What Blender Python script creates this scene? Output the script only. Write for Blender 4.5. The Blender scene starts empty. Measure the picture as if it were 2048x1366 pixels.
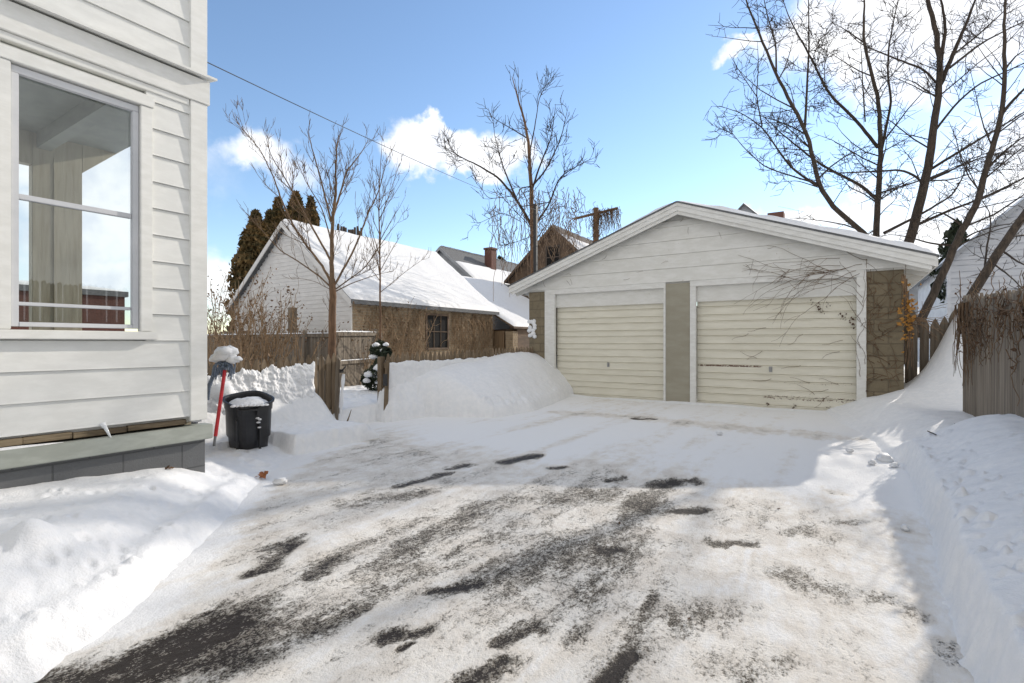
import bpy, math, random
import numpy as np
from mathutils import Vector
R = math.radians
SC = bpy.context.scene
COL = SC.collection

# ---------------------------------------------------------------- camera, sky, sun, exposure
CAM_H = 1.25
YAW = 33.04
SUN_X, SUN_Y = 0.60, 2.03            # horizontal offset towards the sun per metre of height
EXPOSURE = 0.55
SKY_STRENGTH = 0.15
SUN_STRENGTH = 2.5
cam = bpy.data.cameras.new('camera')
cam.lens, cam.sensor_width, cam.clip_end, cam.clip_start = 18.0, 36.0, 3000.0, 0.05
cam.shift_y = 0.001
camo = bpy.data.objects.new('camera', cam)
COL.objects.link(camo)
camo.location = (0, 0, CAM_H)
camo.rotation_euler = (R(90), 0, R(YAW))
SC.camera = camo
SC.view_settings.view_transform = 'Standard'
SC.view_settings.look = 'None'
SC.view_settings.gamma = 1.0
SC.view_settings.use_curve_mapping = False
SC.view_settings.exposure = EXPOSURE
SC.cycles.max_bounces = 8
SC.cycles.transparent_max_bounces = 12
SC.cycles.use_denoising = True
sl = bpy.data.lights.new('sun', 'SUN')
sl.energy, sl.angle, sl.color = SUN_STRENGTH, R(0.5), (1.0, 0.915, 0.80)
so = bpy.data.objects.new('sun', sl)
COL.objects.link(so)
so.rotation_euler = Vector((SUN_X, SUN_Y, 1.0)).to_track_quat('Z', 'Y').to_euler()
SUN_EL = math.atan2(1.0, math.hypot(SUN_X, SUN_Y))
SUN_AZ = math.atan2(SUN_X, SUN_Y)

CA, SA = math.cos(R(YAW)), math.sin(R(YAW))
def ray(u, v):
    a, b = (u - 1024) / 1024.0, (685 - v) / 1024.0
    return np.array([a * CA - SA, a * SA + CA, b])
def at(u, v, d):
    return ray(u, v) * d + np.array([0, 0, CAM_H])
def on_x(u, v, X):
    r = ray(u, v); return at(u, v, X / r[0])
def on_y(u, v, Y):
    r = ray(u, v); return at(u, v, Y / r[1])
def on_z(u, v, Z=0.0):
    r = ray(u, v); return at(u, v, (Z - CAM_H) / r[2])

# ---------------------------------------------------------------- node helpers
def N(nt, typ, props=None, **ins):
    n = nt.nodes.new(typ)
    for k, v in (props or {}).items():
        setattr(n, k, v)
    for k, v in ins.items():
        key = int(k[1:]) if k[0] == '_' and k[1:].isdigit() else k.replace('_', ' ')
        s = n.inputs[key]
        if isinstance(v, bpy.types.NodeSocket):
            nt.links.new(v, s)
        elif isinstance(v, bpy.types.Node):
            nt.links.new(v.outputs[0], s)
        else:
            s.default_value = v
    return n
def M(nt, op, a, b=0.0, c=0.0, clamp=False):
    return N(nt, 'ShaderNodeMath', {'operation': op, 'use_clamp': clamp}, _0=a, _1=b, _2=c).outputs[0]
def V(nt, op, a, b=(0, 0, 0)):
    n = N(nt, 'ShaderNodeVectorMath', {'operation': op}, _0=a, _1=b)
    return n.outputs[1] if op in ('LENGTH', 'DOT_PRODUCT', 'DISTANCE') else n.outputs[0]
def mixc(nt, f, a, b):
    n = N(nt, 'ShaderNodeMix', {'data_type': 'RGBA'})
    for i, v in ((0, f), (6, a), (7, b)):
        if isinstance(v, bpy.types.NodeSocket): nt.links.new(v, n.inputs[i])
        else: n.inputs[i].default_value = v if i == 0 else (*v[:3], 1)
    return n.outputs[2]
def sstep(nt, x, a, b):
    n = N(nt, 'ShaderNodeMapRange', {'interpolation_type': 'SMOOTHSTEP'}, _0=x, _1=a, _2=b, _3=0.0, _4=1.0)
    return n.outputs[0]
def noise(nt, vec, scale, detail=4.0, rough=0.55, dist=0.0):
    return N(nt, 'ShaderNodeTexNoise', None, Vector=vec, Scale=scale, Detail=detail, Roughness=rough, Distortion=dist).outputs[0]
def ramp(nt, f, stops):
    n = N(nt, 'ShaderNodeValToRGB', None, _0=f)
    e = n.color_ramp.elements
    while len(e) < len(stops): e.new(0.5)
    for i, (p, c) in enumerate(stops):
        e[i].position = p; e[i].color = (*c, 1)
    return n.outputs[0]
MATS = {}
def material(name, fn):
    m = bpy.data.materials.new(name); m.use_nodes = True
    nt = m.node_tree
    b = nt.nodes['Principled BSDF']
    co = N(nt, 'ShaderNodeTexCoord').outputs['Object']
    fn(nt, b, co)
    MATS[name] = m
    return m
def setin(nt, b, **ins):
    for k, v in ins.items():
        s = b.inputs[k.replace('_', ' ')]
        if isinstance(v, bpy.types.NodeSocket): nt.links.new(v, s)
        else: s.default_value = (*v, 1) if isinstance(v, tuple) and len(v) == 3 else v
def bump(nt, h, strength=0.3, dist=0.02):
    return N(nt, 'ShaderNodeBump', None, Height=h, Strength=strength, Distance=dist).outputs[0]
def scl(nt, co, s):
    return N(nt, 'ShaderNodeMapping', None, Vector=co, Scale=s).outputs[0]

# ---------------------------------------------------------------- world: physical sky with clouds by direction
w = bpy.data.worlds.new('World'); SC.world = w; w.use_nodes = True
nt = w.node_tree
bg = nt.nodes['Background']
sky = N(nt, 'ShaderNodeTexSky', {'sky_type': 'NISHITA', 'sun_disc': False, 'sun_elevation': SUN_EL, 'sun_rotation': SUN_AZ,
                                  'air_density': 1.0, 'dust_density': 0.08, 'ozone_density': 2.0, 'altitude': 100.0})
gen = N(nt, 'ShaderNodeTexCoord').outputs['Generated']
n1 = N(nt, 'ShaderNodeTexNoise', None, Vector=gen, Scale=9.0, Detail=7.0, Roughness=0.58)
off = V(nt, 'SUBTRACT', n1.outputs['Color'], (0.5, 0.5, 0.5))
offs = N(nt, 'ShaderNodeVectorMath', {'operation': 'SCALE'}, _0=off, Scale=0.20).outputs[0]
dirv = V(nt, 'ADD', gen, offs)
BLOBS = [  # direction given by where each cloud stands in the view, width, height, softness gain
    (880, 300, 104, 44, 1.0), (880, 262, 36, 30, 1.0), (960, 325, 92, 36, .9), (815, 295, 60, 26, .8),
    (520, 322, 90, 42, .52),
    (1830, 10, 190, 80, 1.0), (1690, 60, 80, 44, .9), (1960, 60, 170, 70, .9), (1495, 105, 34, 18, .75), (1500, 70, 22, 12, .6),
    (1640, 425, 150, 30, .75), (1850, 480, 240, 46, .75), (2100, 450, 180, 60, .75), (190, 430, 110, 170, .62), (430, 560, 90, 60, .5), (230, 560, 120, 60, .6),
    (2500, 300, 300, 160, .9), (-200, 200, 300, 120, .8)]
acc = None
for (u, v, rx, ry, g) in BLOBS:
    c = ray(u, v); L = np.linalg.norm(c); c = c / L
    right = np.cross(c, (0, 0, 1)); right /= np.linalg.norm(right)
    up = np.cross(right, c)
    k = 1024.0 * L
    d = V(nt, 'SUBTRACT', dirv, tuple(c))
    a = M(nt, 'MULTIPLY', V(nt, 'DOT_PRODUCT', d, tuple(right)), k / rx / (L ** 0.9))
    b = M(nt, 'MULTIPLY', V(nt, 'DOT_PRODUCT', d, tuple(up)), k / ry / (L ** 0.5))
    f = M(nt, 'DOT_PRODUCT' if False else 'ADD', M(nt, 'MULTIPLY', a, a), M(nt, 'MULTIPLY', b, b))
    front = M(nt, 'GREATER_THAN', V(nt, 'DOT_PRODUCT', gen, tuple(c)), 0.2)
    m_ = M(nt, 'MULTIPLY', M(nt, 'MULTIPLY', M(nt, 'SUBTRACT', 1.35, M(nt, 'SQRT', f), clamp=True), g), front)
    acc = m_ if acc is None else M(nt, 'MAXIMUM', acc, m_)
mask = sstep(nt, acc, 0.02, 0.62)
# unseen cloud cover added behind the camera and overhead to neutralise the fill light
fwd = V(nt, 'DOT_PRODUCT', gen, (-SA, CA, 0.0))
cover = noise(nt, gen, 2.6, 6.0, .6)
rest = M(nt, 'ADD', fwd, M(nt, 'MULTIPLY', M(nt, 'SUBTRACT', cover, .5), 1.2))
back = sstep(nt, rest, .42, .12)
shade = noise(nt, gen, 16.0, 5.0)
up_z = N(nt, 'ShaderNodeSeparateXYZ', None, _0=gen).outputs[2]
cloud_col = mixc(nt, sstep(nt, shade, 0.3, 0.62), (4.6, 4.8, 5.3), (6.0, 6.0, 6.0))
skyc = mixc(nt, M(nt, 'MULTIPLY', mask, 0.95), sky.outputs[0], cloud_col)
skyc = mixc(nt, back, skyc, mixc(nt, sstep(nt, shade, .35, .65), (3.1, 3.12, 3.18), (4.15, 4.15, 4.18)))
nt.links.new(skyc, bg.inputs[0]); bg.inputs[1].default_value = SKY_STRENGTH

# ---------------------------------------------------------------- numpy noise
_rs = np.random.RandomState(5)
_perm = np.concatenate([_rs.permutation(512)] * 2)
_grad = np.stack([np.cos(np.arange(512) * 2.399), np.sin(np.arange(512) * 2.399)], 1)
def perlin(x, y, seed=0):
    x = np.asarray(x, float) + seed * 17.13; y = np.asarray(y, float) + seed * 7.77
    xi = np.floor(x).astype(int); yi = np.floor(y).astype(int)
    xf, yf = x - xi, y - yi
    def g(ix, iy, dx, dy):
        h = _perm[(_perm[ix & 511] + iy) & 511]
        return _grad[h, 0] * dx + _grad[h, 1] * dy
    u = xf * xf * xf * (xf * (xf * 6 - 15) + 10); v = yf * yf * yf * (yf * (yf * 6 - 15) + 10)
    a = g(xi, yi, xf, yf); b = g(xi + 1, yi, xf - 1, yf)
    c = g(xi, yi + 1, xf, yf - 1); d = g(xi + 1, yi + 1, xf - 1, yf - 1)
    return (a + u * (b - a)) * (1 - v) + (c + u * (d - c)) * v * 1.0
def fbm(x, y, o=4, seed=0, gain=0.5):
    t, a = 0, 1.0
    for i in range(o):
        t = t + a * perlin(x * 2 ** i, y * 2 ** i, seed + i); a *= gain
    return t
def ss(a, b, x):
    t = np.clip((x - a) / (b - a), 0, 1); return t * t * (3 - 2 * t)

# ---------------------------------------------------------------- mesh helpers
def tag(o, label=None, cat=None, group=None, kind=None):
    if label: o['label'] = label
    if cat: o['category'] = cat
    if group: o['group'] = group
    if kind: o['kind'] = kind
    return o
def thing(name, loc, label, cat, group=None):
    o = bpy.data.objects.new(name, None); COL.objects.link(o)
    o.location = tuple(float(q) for q in loc); o.empty_display_size = 0.1
    return tag(o, label, cat, group)
def link(name, me, mat, parent=None, smooth=False):
    o = bpy.data.objects.new(name, me); COL.objects.link(o)
    for m in (mat if isinstance(mat, (list, tuple)) else [mat]): me.materials.append(MATS[m])
    if smooth: me.polygons.foreach_set('use_smooth', [True] * len(me.polygons))
    if parent is not None:
        o.parent = parent
        if parent.type == 'EMPTY': o.location = tuple(-q for q in parent.location)
    return o
def np_mesh(name, verts, quads=None, tris=None):
    me = bpy.data.meshes.new(name)
    verts = np.asarray(verts, np.float32).reshape(-1, 3)
    q = np.zeros((0, 4), np.int32) if quads is None else np.asarray(quads, np.int32).reshape(-1, 4)
    t = np.zeros((0, 3), np.int32) if tris is None else np.asarray(tris, np.int32).reshape(-1, 3)
    me.vertices.add(len(verts)); me.vertices.foreach_set('co', verts.ravel())
    me.loops.add(len(q) * 4 + len(t) * 3)
    me.loops.foreach_set('vertex_index', np.concatenate([q.ravel(), t.ravel()]).astype(np.int32))
    me.polygons.add(len(q) + len(t))
    st = np.concatenate([np.arange(len(q)) * 4, len(q) * 4 + np.arange(len(t)) * 3]).astype(np.int32)
    me.polygons.foreach_set('loop_start', st)
    me.update(calc_edges=True); me.validate()
    return me
class MB:
    """collects boxes, prisms and sheets for ONE mesh"""
    def __init__(self): self.v = []; self.f = []
    def add(self, vs, fs):
        n = len(self.v); self.v += [tuple(float(c) for c in p) for p in vs]; self.f += [tuple(i + n for i in q) for q in fs]; return self
    def box(self, a, b):
        x0, y0, z0 = a; x1, y1, z1 = b
        return self.add([(x0,y0,z0),(x1,y0,z0),(x1,y1,z0),(x0,y1,z0),(x0,y0,z1),(x1,y0,z1),(x1,y1,z1),(x0,y1,z1)],
                 [(0,3,2,1),(4,5,6,7),(0,1,5,4),(1,2,6,5),(2,3,7,6),(3,0,4,7)])
    def prism(self, poly, vec):
        n = len(poly); p = [np.array(q, float) for q in poly]; e = np.array(vec, float)
        return self.add([*p, *[q + e for q in p]], [tuple(range(n)), tuple(range(2*n-1, n-1, -1)), *[(i, i+n, (i+1) % n + n, (i+1) % n) for i in range(n)]])
    def tube(self, a, b, r0, r1=None, k=10):
        a, b = np.array(a, float), np.array(b, float); r1 = r0 if r1 is None else r1
        d = (b - a) / np.linalg.norm(b - a); ref = np.array([0, 0, 1.0]) if abs(d[2]) < .9 else np.array([1.0, 0, 0])
        u = np.cross(d, ref); u /= np.linalg.norm(u); w_ = np.cross(d, u)
        ang = [2 * math.pi * i / k for i in range(k)]
        vs = [a + r0 * (math.cos(t) * u + math.sin(t) * w_) for t in ang] + [b + r1 * (math.cos(t) * u + math.sin(t) * w_) for t in ang]
        return self.add(vs, [(i, (i+1) % k, (i+1) % k + k, i + k) for i in range(k)] + [tuple(range(k-1, -1, -1)), tuple(range(k, 2*k))])
    def lathe(self, c, prof, k=24, sx=1.0, sy=1.0, sq=2.0):
        """rings of a superellipse: prof = [(r, z)]"""
        vs = []
        for r, z in prof:
            for i in range(k):
                t = 2 * math.pi * i / k; ct, st = math.cos(t), math.sin(t)
                q = (abs(ct) ** sq + abs(st) ** sq) ** (-1 / sq)
                vs.append((c[0] + r * q * ct * sx, c[1] + r * q * st * sy, c[2] + z))
        fs = [(j*k+i, j*k+(i+1) % k, (j+1)*k+(i+1) % k, (j+1)*k+i) for j in range(len(prof)-1) for i in range(k)]
        fs += [tuple(range(k-1, -1, -1)), tuple(range((len(prof)-1)*k, len(prof)*k))]
        return self.add(vs, fs)
    def build(self, name, mat, parent=None, bevel=0.0, smooth=False):
        me = bpy.data.meshes.new(name); me.from_pydata(self.v, [], self.f); me.update()
        import bmesh
        bm = bmesh.new(); bm.from_mesh(me); bmesh.ops.recalc_face_normals(bm, faces=bm.faces)
        if bevel > 0:
            ed = [e for e in bm.edges if e.is_manifold and e.calc_face_angle(0) > 0.6]
            bmesh.ops.bevel(bm, geom=ed, offset=bevel, segments=2, affect='EDGES', clamp_overlap=True)
        bm.to_mesh(me); bm.free()
        return link(name, me, mat, parent, smooth)
class Tubes:
    """collects tapered polylines for ONE mesh"""
    def __init__(self): self.g = {}
    def add(self, pts, rad, k=4):
        pts = np.asarray(pts, float); rad = np.broadcast_to(np.asarray(rad, float), (len(pts),))
        self.g.setdefault((len(pts), k), []).append((pts, rad))
    def build(self, name, mat, parent=None, smooth=True):
        VS, QS, n0 = [], [], 0
        for (n, k), L in self.g.items():
            P = np.stack([p for p, _ in L]); Rr = np.stack([r for _, r in L]); m = len(L)
            T = np.gradient(P, axis=1); T /= np.linalg.norm(T, axis=2, keepdims=True) + 1e-9
            main = P[:, -1] - P[:, 0]; main /= np.linalg.norm(main, axis=1, keepdims=True) + 1e-9
            ref = np.where(np.abs(main[:, 2:3]) < 0.8, np.array([[0, 0, 1.0]]), np.array([[0.8, 0.6, 0]]))[:, None, :]
            U = np.cross(T, ref); U /= np.linalg.norm(U, axis=2, keepdims=True) + 1e-9
            W = np.cross(T, U)
            a = 2 * np.pi * np.arange(k) / k
            ring = P[:, :, None] + Rr[:, :, None, None] * (np.cos(a)[None, None, :, None] * U[:, :, None] + np.sin(a)[None, None, :, None] * W[:, :, None])
            VS.append(ring.reshape(-1, 3))
            idx = n0 + np.arange(m * n * k).reshape(m, n, k)
            A = idx[:, :-1, :]; B = np.roll(idx, -1, 2)[:, :-1, :]; C_ = np.roll(idx, -1, 2)[:, 1:, :]; D = idx[:, 1:, :]
            QS.append(np.stack([A, B, C_, D], -1).reshape(-1, 4)); n0 += m * n * k
        return link(name, np_mesh(name, np.concatenate(VS), np.concatenate(QS)), mat, parent, smooth)
def leaves(name, mat, centers, size, rng, parent=None, up=0.0, aspect=1.6):
    """leaf quads, each bent along its middle, as ONE mesh"""
    c = np.asarray(centers, float); n = len(c)
    d = rng.normal(size=(n, 3)); d[:, 2] += up; d /= np.linalg.norm(d, axis=1, keepdims=True)
    s = np.cross(d, rng.normal(size=(n, 3))); s /= np.linalg.norm(s, axis=1, keepdims=True)
    sz = (np.broadcast_to(size, (n,)) * rng.uniform(.6, 1.35, n))[:, None]
    nn = np.cross(d, s) * sz * 0.3
    v = np.stack([c - d * sz * aspect / 2, c + s * sz / 2 + nn, c + d * sz * aspect / 2, c - s * sz / 2 + nn], 1)
    i = np.arange(n * 4).reshape(n, 4)
    return link(name, np_mesh(name, v, None, np.concatenate([i[:, [0, 1, 2]], i[:, [0, 2, 3]]])), mat, parent)

# ---------------------------------------------------------------- materials
def _snow(nt, b, co):
    big = noise(nt, co, 2.2, 3.0); mid = noise(nt, co, 14.0, 5.0, .6); fine = noise(nt, co, 95.0, 4.0, .65)
    col = mixc(nt, sstep(nt, mid, .35, .7), (.80, .81, .825), (.86, .86, .865))
    h = M(nt, 'ADD', M(nt, 'MULTIPLY', mid, .8), M(nt, 'MULTIPLY', fine, .35))
    setin(nt, b, Base_Color=col, Roughness=.62, Normal=bump(nt, h, .5, .025))
    b.inputs['Specular IOR Level'].default_value = .3
material('snow', _snow)
def _drive(nt, b, co):
    cov = N(nt, 'ShaderNodeAttribute', {'attribute_name': 'cov'}).outputs['Fac']
    st = scl(nt, co, (1.0, 0.42, 1.0)); s2 = scl(nt, co, (1.0, 0.75, 1.0))
    cen = lambda n_, a: M(nt, 'MULTIPLY', M(nt, 'SUBTRACT', n_, .5), a)
    nA = noise(nt, st, 2.6, 4.0, .6); nB = noise(nt, st, 11.0, 8.0, .72); nC = noise(nt, s2, 38.0, 5.0, .78); nD = noise(nt, s2, 110.0, 3.0, .7); nE = noise(nt, co, 5.0, 3.0)
    amp = M(nt, 'SUBTRACT', 1.45, M(nt, 'MULTIPLY', cov, 1.05), clamp=True)
    lowf = M(nt, 'ADD', cov, M(nt, 'MULTIPLY', M(nt, 'ADD', cen(nA, .5), cen(nB, 1.15)), amp))
    gran = M(nt, 'MULTIPLY', M(nt, 'ADD', cen(nC, 1.15), cen(nD, .85)), amp)
    t = M(nt, 'ADD', lowf, gran)
    grit = noise(nt, co, 420.0, 2.0)
    asp = mixc(nt, sstep(nt, grit, .35, .7), (.009, .006, .004), (.045, .032, .023))
    ice = mixc(nt, sstep(nt, nD, .38, .62), (.16, .135, .105), (.40, .37, .325))
    packed = mixc(nt, sstep(nt, nE, .35, .65), (.69, .645, .585), (.80, .77, .72))
    white = mixc(nt, sstep(nt, lowf, .66, .92), packed, (.85, .85, .85))
    col = mixc(nt, sstep(nt, t, .34, .50), ice, white)
    fa = sstep(nt, M(nt, 'ADD', lowf, M(nt, 'MULTIPLY', gran, 1.25)), .205, .245)
    col = mixc(nt, fa, asp, col)
    h = M(nt, 'ADD', M(nt, 'MULTIPLY', sstep(nt, t, .15, .6), .7), M(nt, 'MULTIPLY', nC, .5))
    setin(nt, b, Base_Color=col, Roughness=mixc(nt, sstep(nt, t, .3, .5), (.5, .5, .5), (.75, .75, .75)), Normal=bump(nt, h, .9, .022))
    b.inputs['Specular IOR Level'].default_value = .25
material('driveway_ice', _drive)
def _ground(nt, b, co):
    setin(nt, b, Base_Color=mixc(nt, noise(nt, co, .3), (.8, .81, .83), (.88, .885, .9)), Roughness=.7)
material('far_snow', _ground)
def paint(name, c, c2, rough=.5, sc=5.0, wear=None):
    def fn(nt, b, co):
        st = scl(nt, co, (1.0, 1.0, 3.0))
        n = noise(nt, st, sc, 5.0, .6)
        col = mixc(nt, sstep(nt, n, .35, .7), c2, c)
        if wear:
            col = mixc(nt, sstep(nt, noise(nt, co, 11.0, 6.0, .7), wear[1], wear[1] + .06), col, wear[0])
        setin(nt, b, Base_Color=col, Roughness=rough, Normal=bump(nt, noise(nt, st, 60.0, 3.0), .12, .004))
    material(name, fn)
paint('house_siding', (.79, .795, .77), (.72, .725, .70), .42)
paint('house_trim', (.82, .82, .79), (.75, .75, .715), .45, 7.0)
paint('garage_white', (.76, .75, .71), (.68, .67, .62), .55, 4.0, ((.5, .46, .38), .66))
paint('garage_trim', (.78, .775, .74), (.69, .68, .64), .5, 6.0, ((.42, .37, .3), .68))
paint('ledge_paint', (.42, .445, .40), (.34, .36, .32), .6, 5.0, ((.44, .37, .25), .66))

paint('porch_ceiling', (.42, .44, .40), (.36, .38, .35), .6)
paint('barn_white', (.76, .74, .71), (.68, .66, .63), .6, 3.0)
paint('far_white', (.66, .67, .69), (.55, .565, .59), .6, 1.0)
paint('far_grey', (.40, .415, .43), (.31, .32, .33), .6, 1.0)
paint('far_brown', (.16, .105, .065), (.09, .06, .04), .8, 2.0)
paint('shingle_grey', (.16, .165, .17), (.11, .112, .115), .85, 8.0)
paint('shingle_brown', (.12, .09, .07), (.07, .055, .045), .85, 8.0)
paint('concrete_pillar', (.36, .335, .265), (.31, .285, .22), .85, 2.0, ((.2, .17, .13), .68))
paint('black_metal', (.012, .012, .013), (.02, .019, .018), .5)
paint('steel', (.42, .42, .41), (.3, .3, .3), .35)
paint('black_plastic', (.016, .016, .018), (.026, .026, .028), .38, 4.0)
paint('grey_plastic', (.16, .17, .18), (.12, .125, .13), .45)
paint('red_plastic', (.55, .018, .03), (.42, .012, .02), .35)
paint('mop_fabric', (.12, .16, .23), (.2, .24, .3), .9, 30.0)
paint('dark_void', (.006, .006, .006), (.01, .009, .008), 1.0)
paint('rubber_wire', (.02, .02, .022), (.03, .03, .03), .6)
paint('red_brick', (.13, .05, .036), (.08, .032, .024), .85, 12.0)
paint('chimney_brick', (.19, .085, .06), (.1, .05, .04), .85, 14.0)
paint('orange_leaf', (.33, .11, .025), (.2, .06, .015), .7, 30.0)
paint('brown_leaf', (.13, .065, .028), (.07, .036, .018), .75, 30.0)
paint('yellow_leaf', (.5, .24, .035), (.28, .13, .025), .7, 20.0)
paint('dry_seed', (.22, .13, .065), (.12, .075, .04), .8, 30.0)
paint('cedar_leaf', (.24, .14, .045), (.07, .058, .02), .8, 1.6)
paint('dark_needle', (.018, .03, .014), (.034, .045, .02), .7, 5.0)
paint('red_door', (.32, .07, .05), (.25, .05, .04), .6)
paint('ice', (.82, .85, .87), (.75, .78, .8), .15)
def wood(name, cs, along=(26.0, 26.0, 1.2), rough=.85, grey=.5):
    def fn(nt, b, co):
        st = scl(nt, co, along)
        n = noise(nt, st, 1.0, 6.0, .65, .3); n2 = noise(nt, scl(nt, co, (along[0] * .4, along[1] * .4, along[2] * .3)), 1.0, 2.0)
        f = M(nt, 'ADD', M(nt, 'MULTIPLY', n, .65), M(nt, 'MULTIPLY', n2, .35))
        col = ramp(nt, f, [(.3, cs[0]), (.45, cs[1]), (.55, cs[2]), (.7, cs[3])])
        setin(nt, b, Base_Color=col, Roughness=rough, Normal=bump(nt, n, .5, .006))
    material(name, fn)
wood('fence_brown', [(.055, .043, .033), (.135, .108, .08), (.205, .172, .132), (.285, .245, .195)])
wood('fence_grey', [(.065, .05, .036), (.16, .13, .098), (.24, .2, .155), (.33, .285, .225)])
wood('picket_wood', [(.05, .034, .02), (.14, .1, .06), (.21, .155, .1), (.28, .215, .145)])
wood('rotten_wood', [(.025, .018, .012), (.1, .075, .045), (.24, .185, .115), (.38, .3, .2)], (26.0, 2.0, 26.0))
wood('barn_door_wood', [(.1, .065, .035), (.22, .145, .08), (.3, .2, .115), (.36, .25, .15)])
wood('bark', [(.016, .011, .007), (.042, .03, .02), (.07, .05, .034), (.11, .08, .055)], (30.0, 30.0, 5.0))
wood('bark_warm', [(.05, .028, .015), (.12, .066, .035), (.18, .1, .052), (.24, .15, .085)], (30.0, 30.0, 5.0))
wood('twig_brown', [(.075, .045, .024), (.13, .08, .045), (.18, .115, .065), (.22, .14, .08)], (9.0, 9.0, 9.0))
wood('twig_dark', [(.016, .011, .008), (.032, .022, .015), (.05, .034, .023), (.07, .048, .033)], (9.0, 9.0, 9.0))
wood('shrub_stem', [(.13, .085, .045), (.22, .145, .08), (.28, .19, .11), (.34, .24, .145)], (9.0, 9.0, 9.0))
wood('porch_beige', [(.40, .34, .24), (.5, .44, .33), (.56, .5, .38), (.6, .54, .42)], (22.0, 22.0, 2.0), .6)
def block(name, c1, c2, mortar, bw, bh, rot, rough=.92, blot=(.1, .085, .06), msize=.012, bump_s=.6, blotf=.55):
    def fn(nt, b, co):
        s = N(nt, 'ShaderNodeSeparateXYZ', None, _0=co)
        v = N(nt, 'ShaderNodeCombineXYZ', None, _0=s.outputs[0 if rot == 'x' else 1], _1=s.outputs[2]).outputs[0]
        br = N(nt, 'ShaderNodeTexBrick', {'offset': .5}, Vector=v, Color1=(*c1, 1), Color2=(*c2, 1), Mortar=(*mortar, 1), Scale=1.0,
               **{'Mortar_Size': msize, 'Mortar_Smooth': .25, 'Bias': 0.0, 'Brick_Width': bw, 'Row_Height': bh})
        n = noise(nt, co, 7.0, 6.0, .7); g = noise(nt, co, 70.0, 4.0, .7)
        col = mixc(nt, M(nt, 'MULTIPLY', sstep(nt, n, .45, .75), blotf), br.outputs[0], blot)
        col = mixc(nt, M(nt, 'MULTIPLY', sstep(nt, g, .5, .8), .4), col, blot)
        h = M(nt, 'ADD', M(nt, 'MULTIPLY', M(nt, 'SUBTRACT', 1.0, br.outputs[1]), 1.0), M(nt, 'MULTIPLY', g, .5))
        setin(nt, b, Base_Color=col, Roughness=rough, Normal=bump(nt, h, bump_s, .012))
    material(name, fn)
block('garage_block', (.245, .2, .13), (.19, .155, .10), (.165, .135, .09), .41, .205, 'x', .92, (.1, .085, .06), .011, .7)
block('garage_block_side', (.26, .215, .14), (.20, .165, .105), (.30, .27, .21), .41, .205, 'y')
block('foundation_block', (.145, .15, .155), (.125, .13, .135), (.085, .088, .09), .41, .205, 'y', .7, (.1, .1, .105), .007, .5, .3)
block('barn_brick', (.36, .27, .17), (.29, .21, .13), (.36, .3, .22), .24, .09, 'y', .95, (.085, .055, .03), .012, .7, .9)
def _door(nt, b, co):
    s = N(nt, 'ShaderNodeSeparateXYZ', None, _0=co)
    x, z = s.outputs[0], s.outputs[2]
    n = noise(nt, scl(nt, co, (1.2, 1.0, 6.0)), 2.0, 5.0, .6)
    col = mixc(nt, sstep(nt, n, .35, .7), (.70, .665, .55), (.77, .735, .62))
    sp = noise(nt, scl(nt, co, (26.0, 1.0, 40.0)), 1.0, 4.0, .7)
    def band(x0, x1, zc, hw, th):
        bx = M(nt, 'MULTIPLY', sstep(nt, x, x0, x0 + .1), M(nt, 'SUBTRACT', 1.0, sstep(nt, x, x1 - .1, x1)))
        bz = M(nt, 'SUBTRACT', 1.0, sstep(nt, M(nt, 'ABSOLUTE', M(nt, 'SUBTRACT', z, zc)), hw * .5, hw))
        return M(nt, 'MULTIPLY', M(nt, 'MULTIPLY', bx, bz), sstep(nt, sp, th, th + .08))
    rust = M(nt, 'MAXIMUM', band(-2.55, -1.3, .79, .022, .40), M(nt, 'MAXIMUM', band(-1.35, .2, .215, .05, .52), band(-1.0, .16, .5, .04, .6)))
    col = mixc(nt, rust, col, (.12, .05, .025))
    setin(nt, b, Base_Color=col, Roughness=.5, Normal=bump(nt, n, .1, .01))
material('door_beige', _door)
def _glass(nt, b, co):
    o = nt.nodes['Material Output']
    fr = N(nt, 'ShaderNodeFresnel', None, IOR=1.52)
    mx = N(nt, 'ShaderNodeMixShader', None, _0=M(nt, 'MULTIPLY', fr.outputs[0], 1.9, clamp=True), _1=N(nt, 'ShaderNodeBsdfTransparent', None, Color=(.9, .93, .93, 1)).outputs[0],
           _2=N(nt, 'ShaderNodeBsdfGlossy', None, Roughness=.0).outputs[0])
    nt.links.new(mx.outputs[0], o.inputs[0])
material('window_glass', _glass)

# ---------------------------------------------------------------- ground, driveway, snow
GARAGE_Y = 10.69
HOUSE_X = -4.57
def edge_left(y):
    return np.interp(y, [-3, .63, 1.15, 2.25, 2.8, 3.4, 3.5, 4.3, 4.55, 5.2, 5.7, 6.4, 6.75, 6.95, 8.0, 9.4, 10.0, 10.7],
                        [-2.2, -2.48, -2.88, -3.99, -4.55, -4.9, -5.05, -5.15, -5.5, -6.1, -5.98, -5.87, -5.27, -4.85, -4.72, -5.05, -5.15, -5.3])
def edge_right(y):
    return np.interp(y, [-3, 2.5, 4.5, 6.6, 7.2, 8.5, 9.6, 10.7], [.40, .37, .46, .47, .36, .18, -.15, -.3])
rng0 = np.random.RandomState(3)
PITS = [(rng0.uniform(-4.4, -2.7), rng0.uniform(-.2, 2.3), rng0.uniform(.012, .035), rng0.uniform(.006, .022)) for _ in range(150)]
PITS += [(rng0.uniform(-6.0, -4.5), rng0.uniform(2.3, 4.4), rng0.uniform(.02, .07), rng0.uniform(.01, .03)) for _ in range(70)]
PITS += [(rng0.uniform(-9.5, -6.6), rng0.uniform(5.5, 8.6), rng0.uniform(.04, .12), rng0.uniform(.02, .05)) for _ in range(120)]
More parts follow.
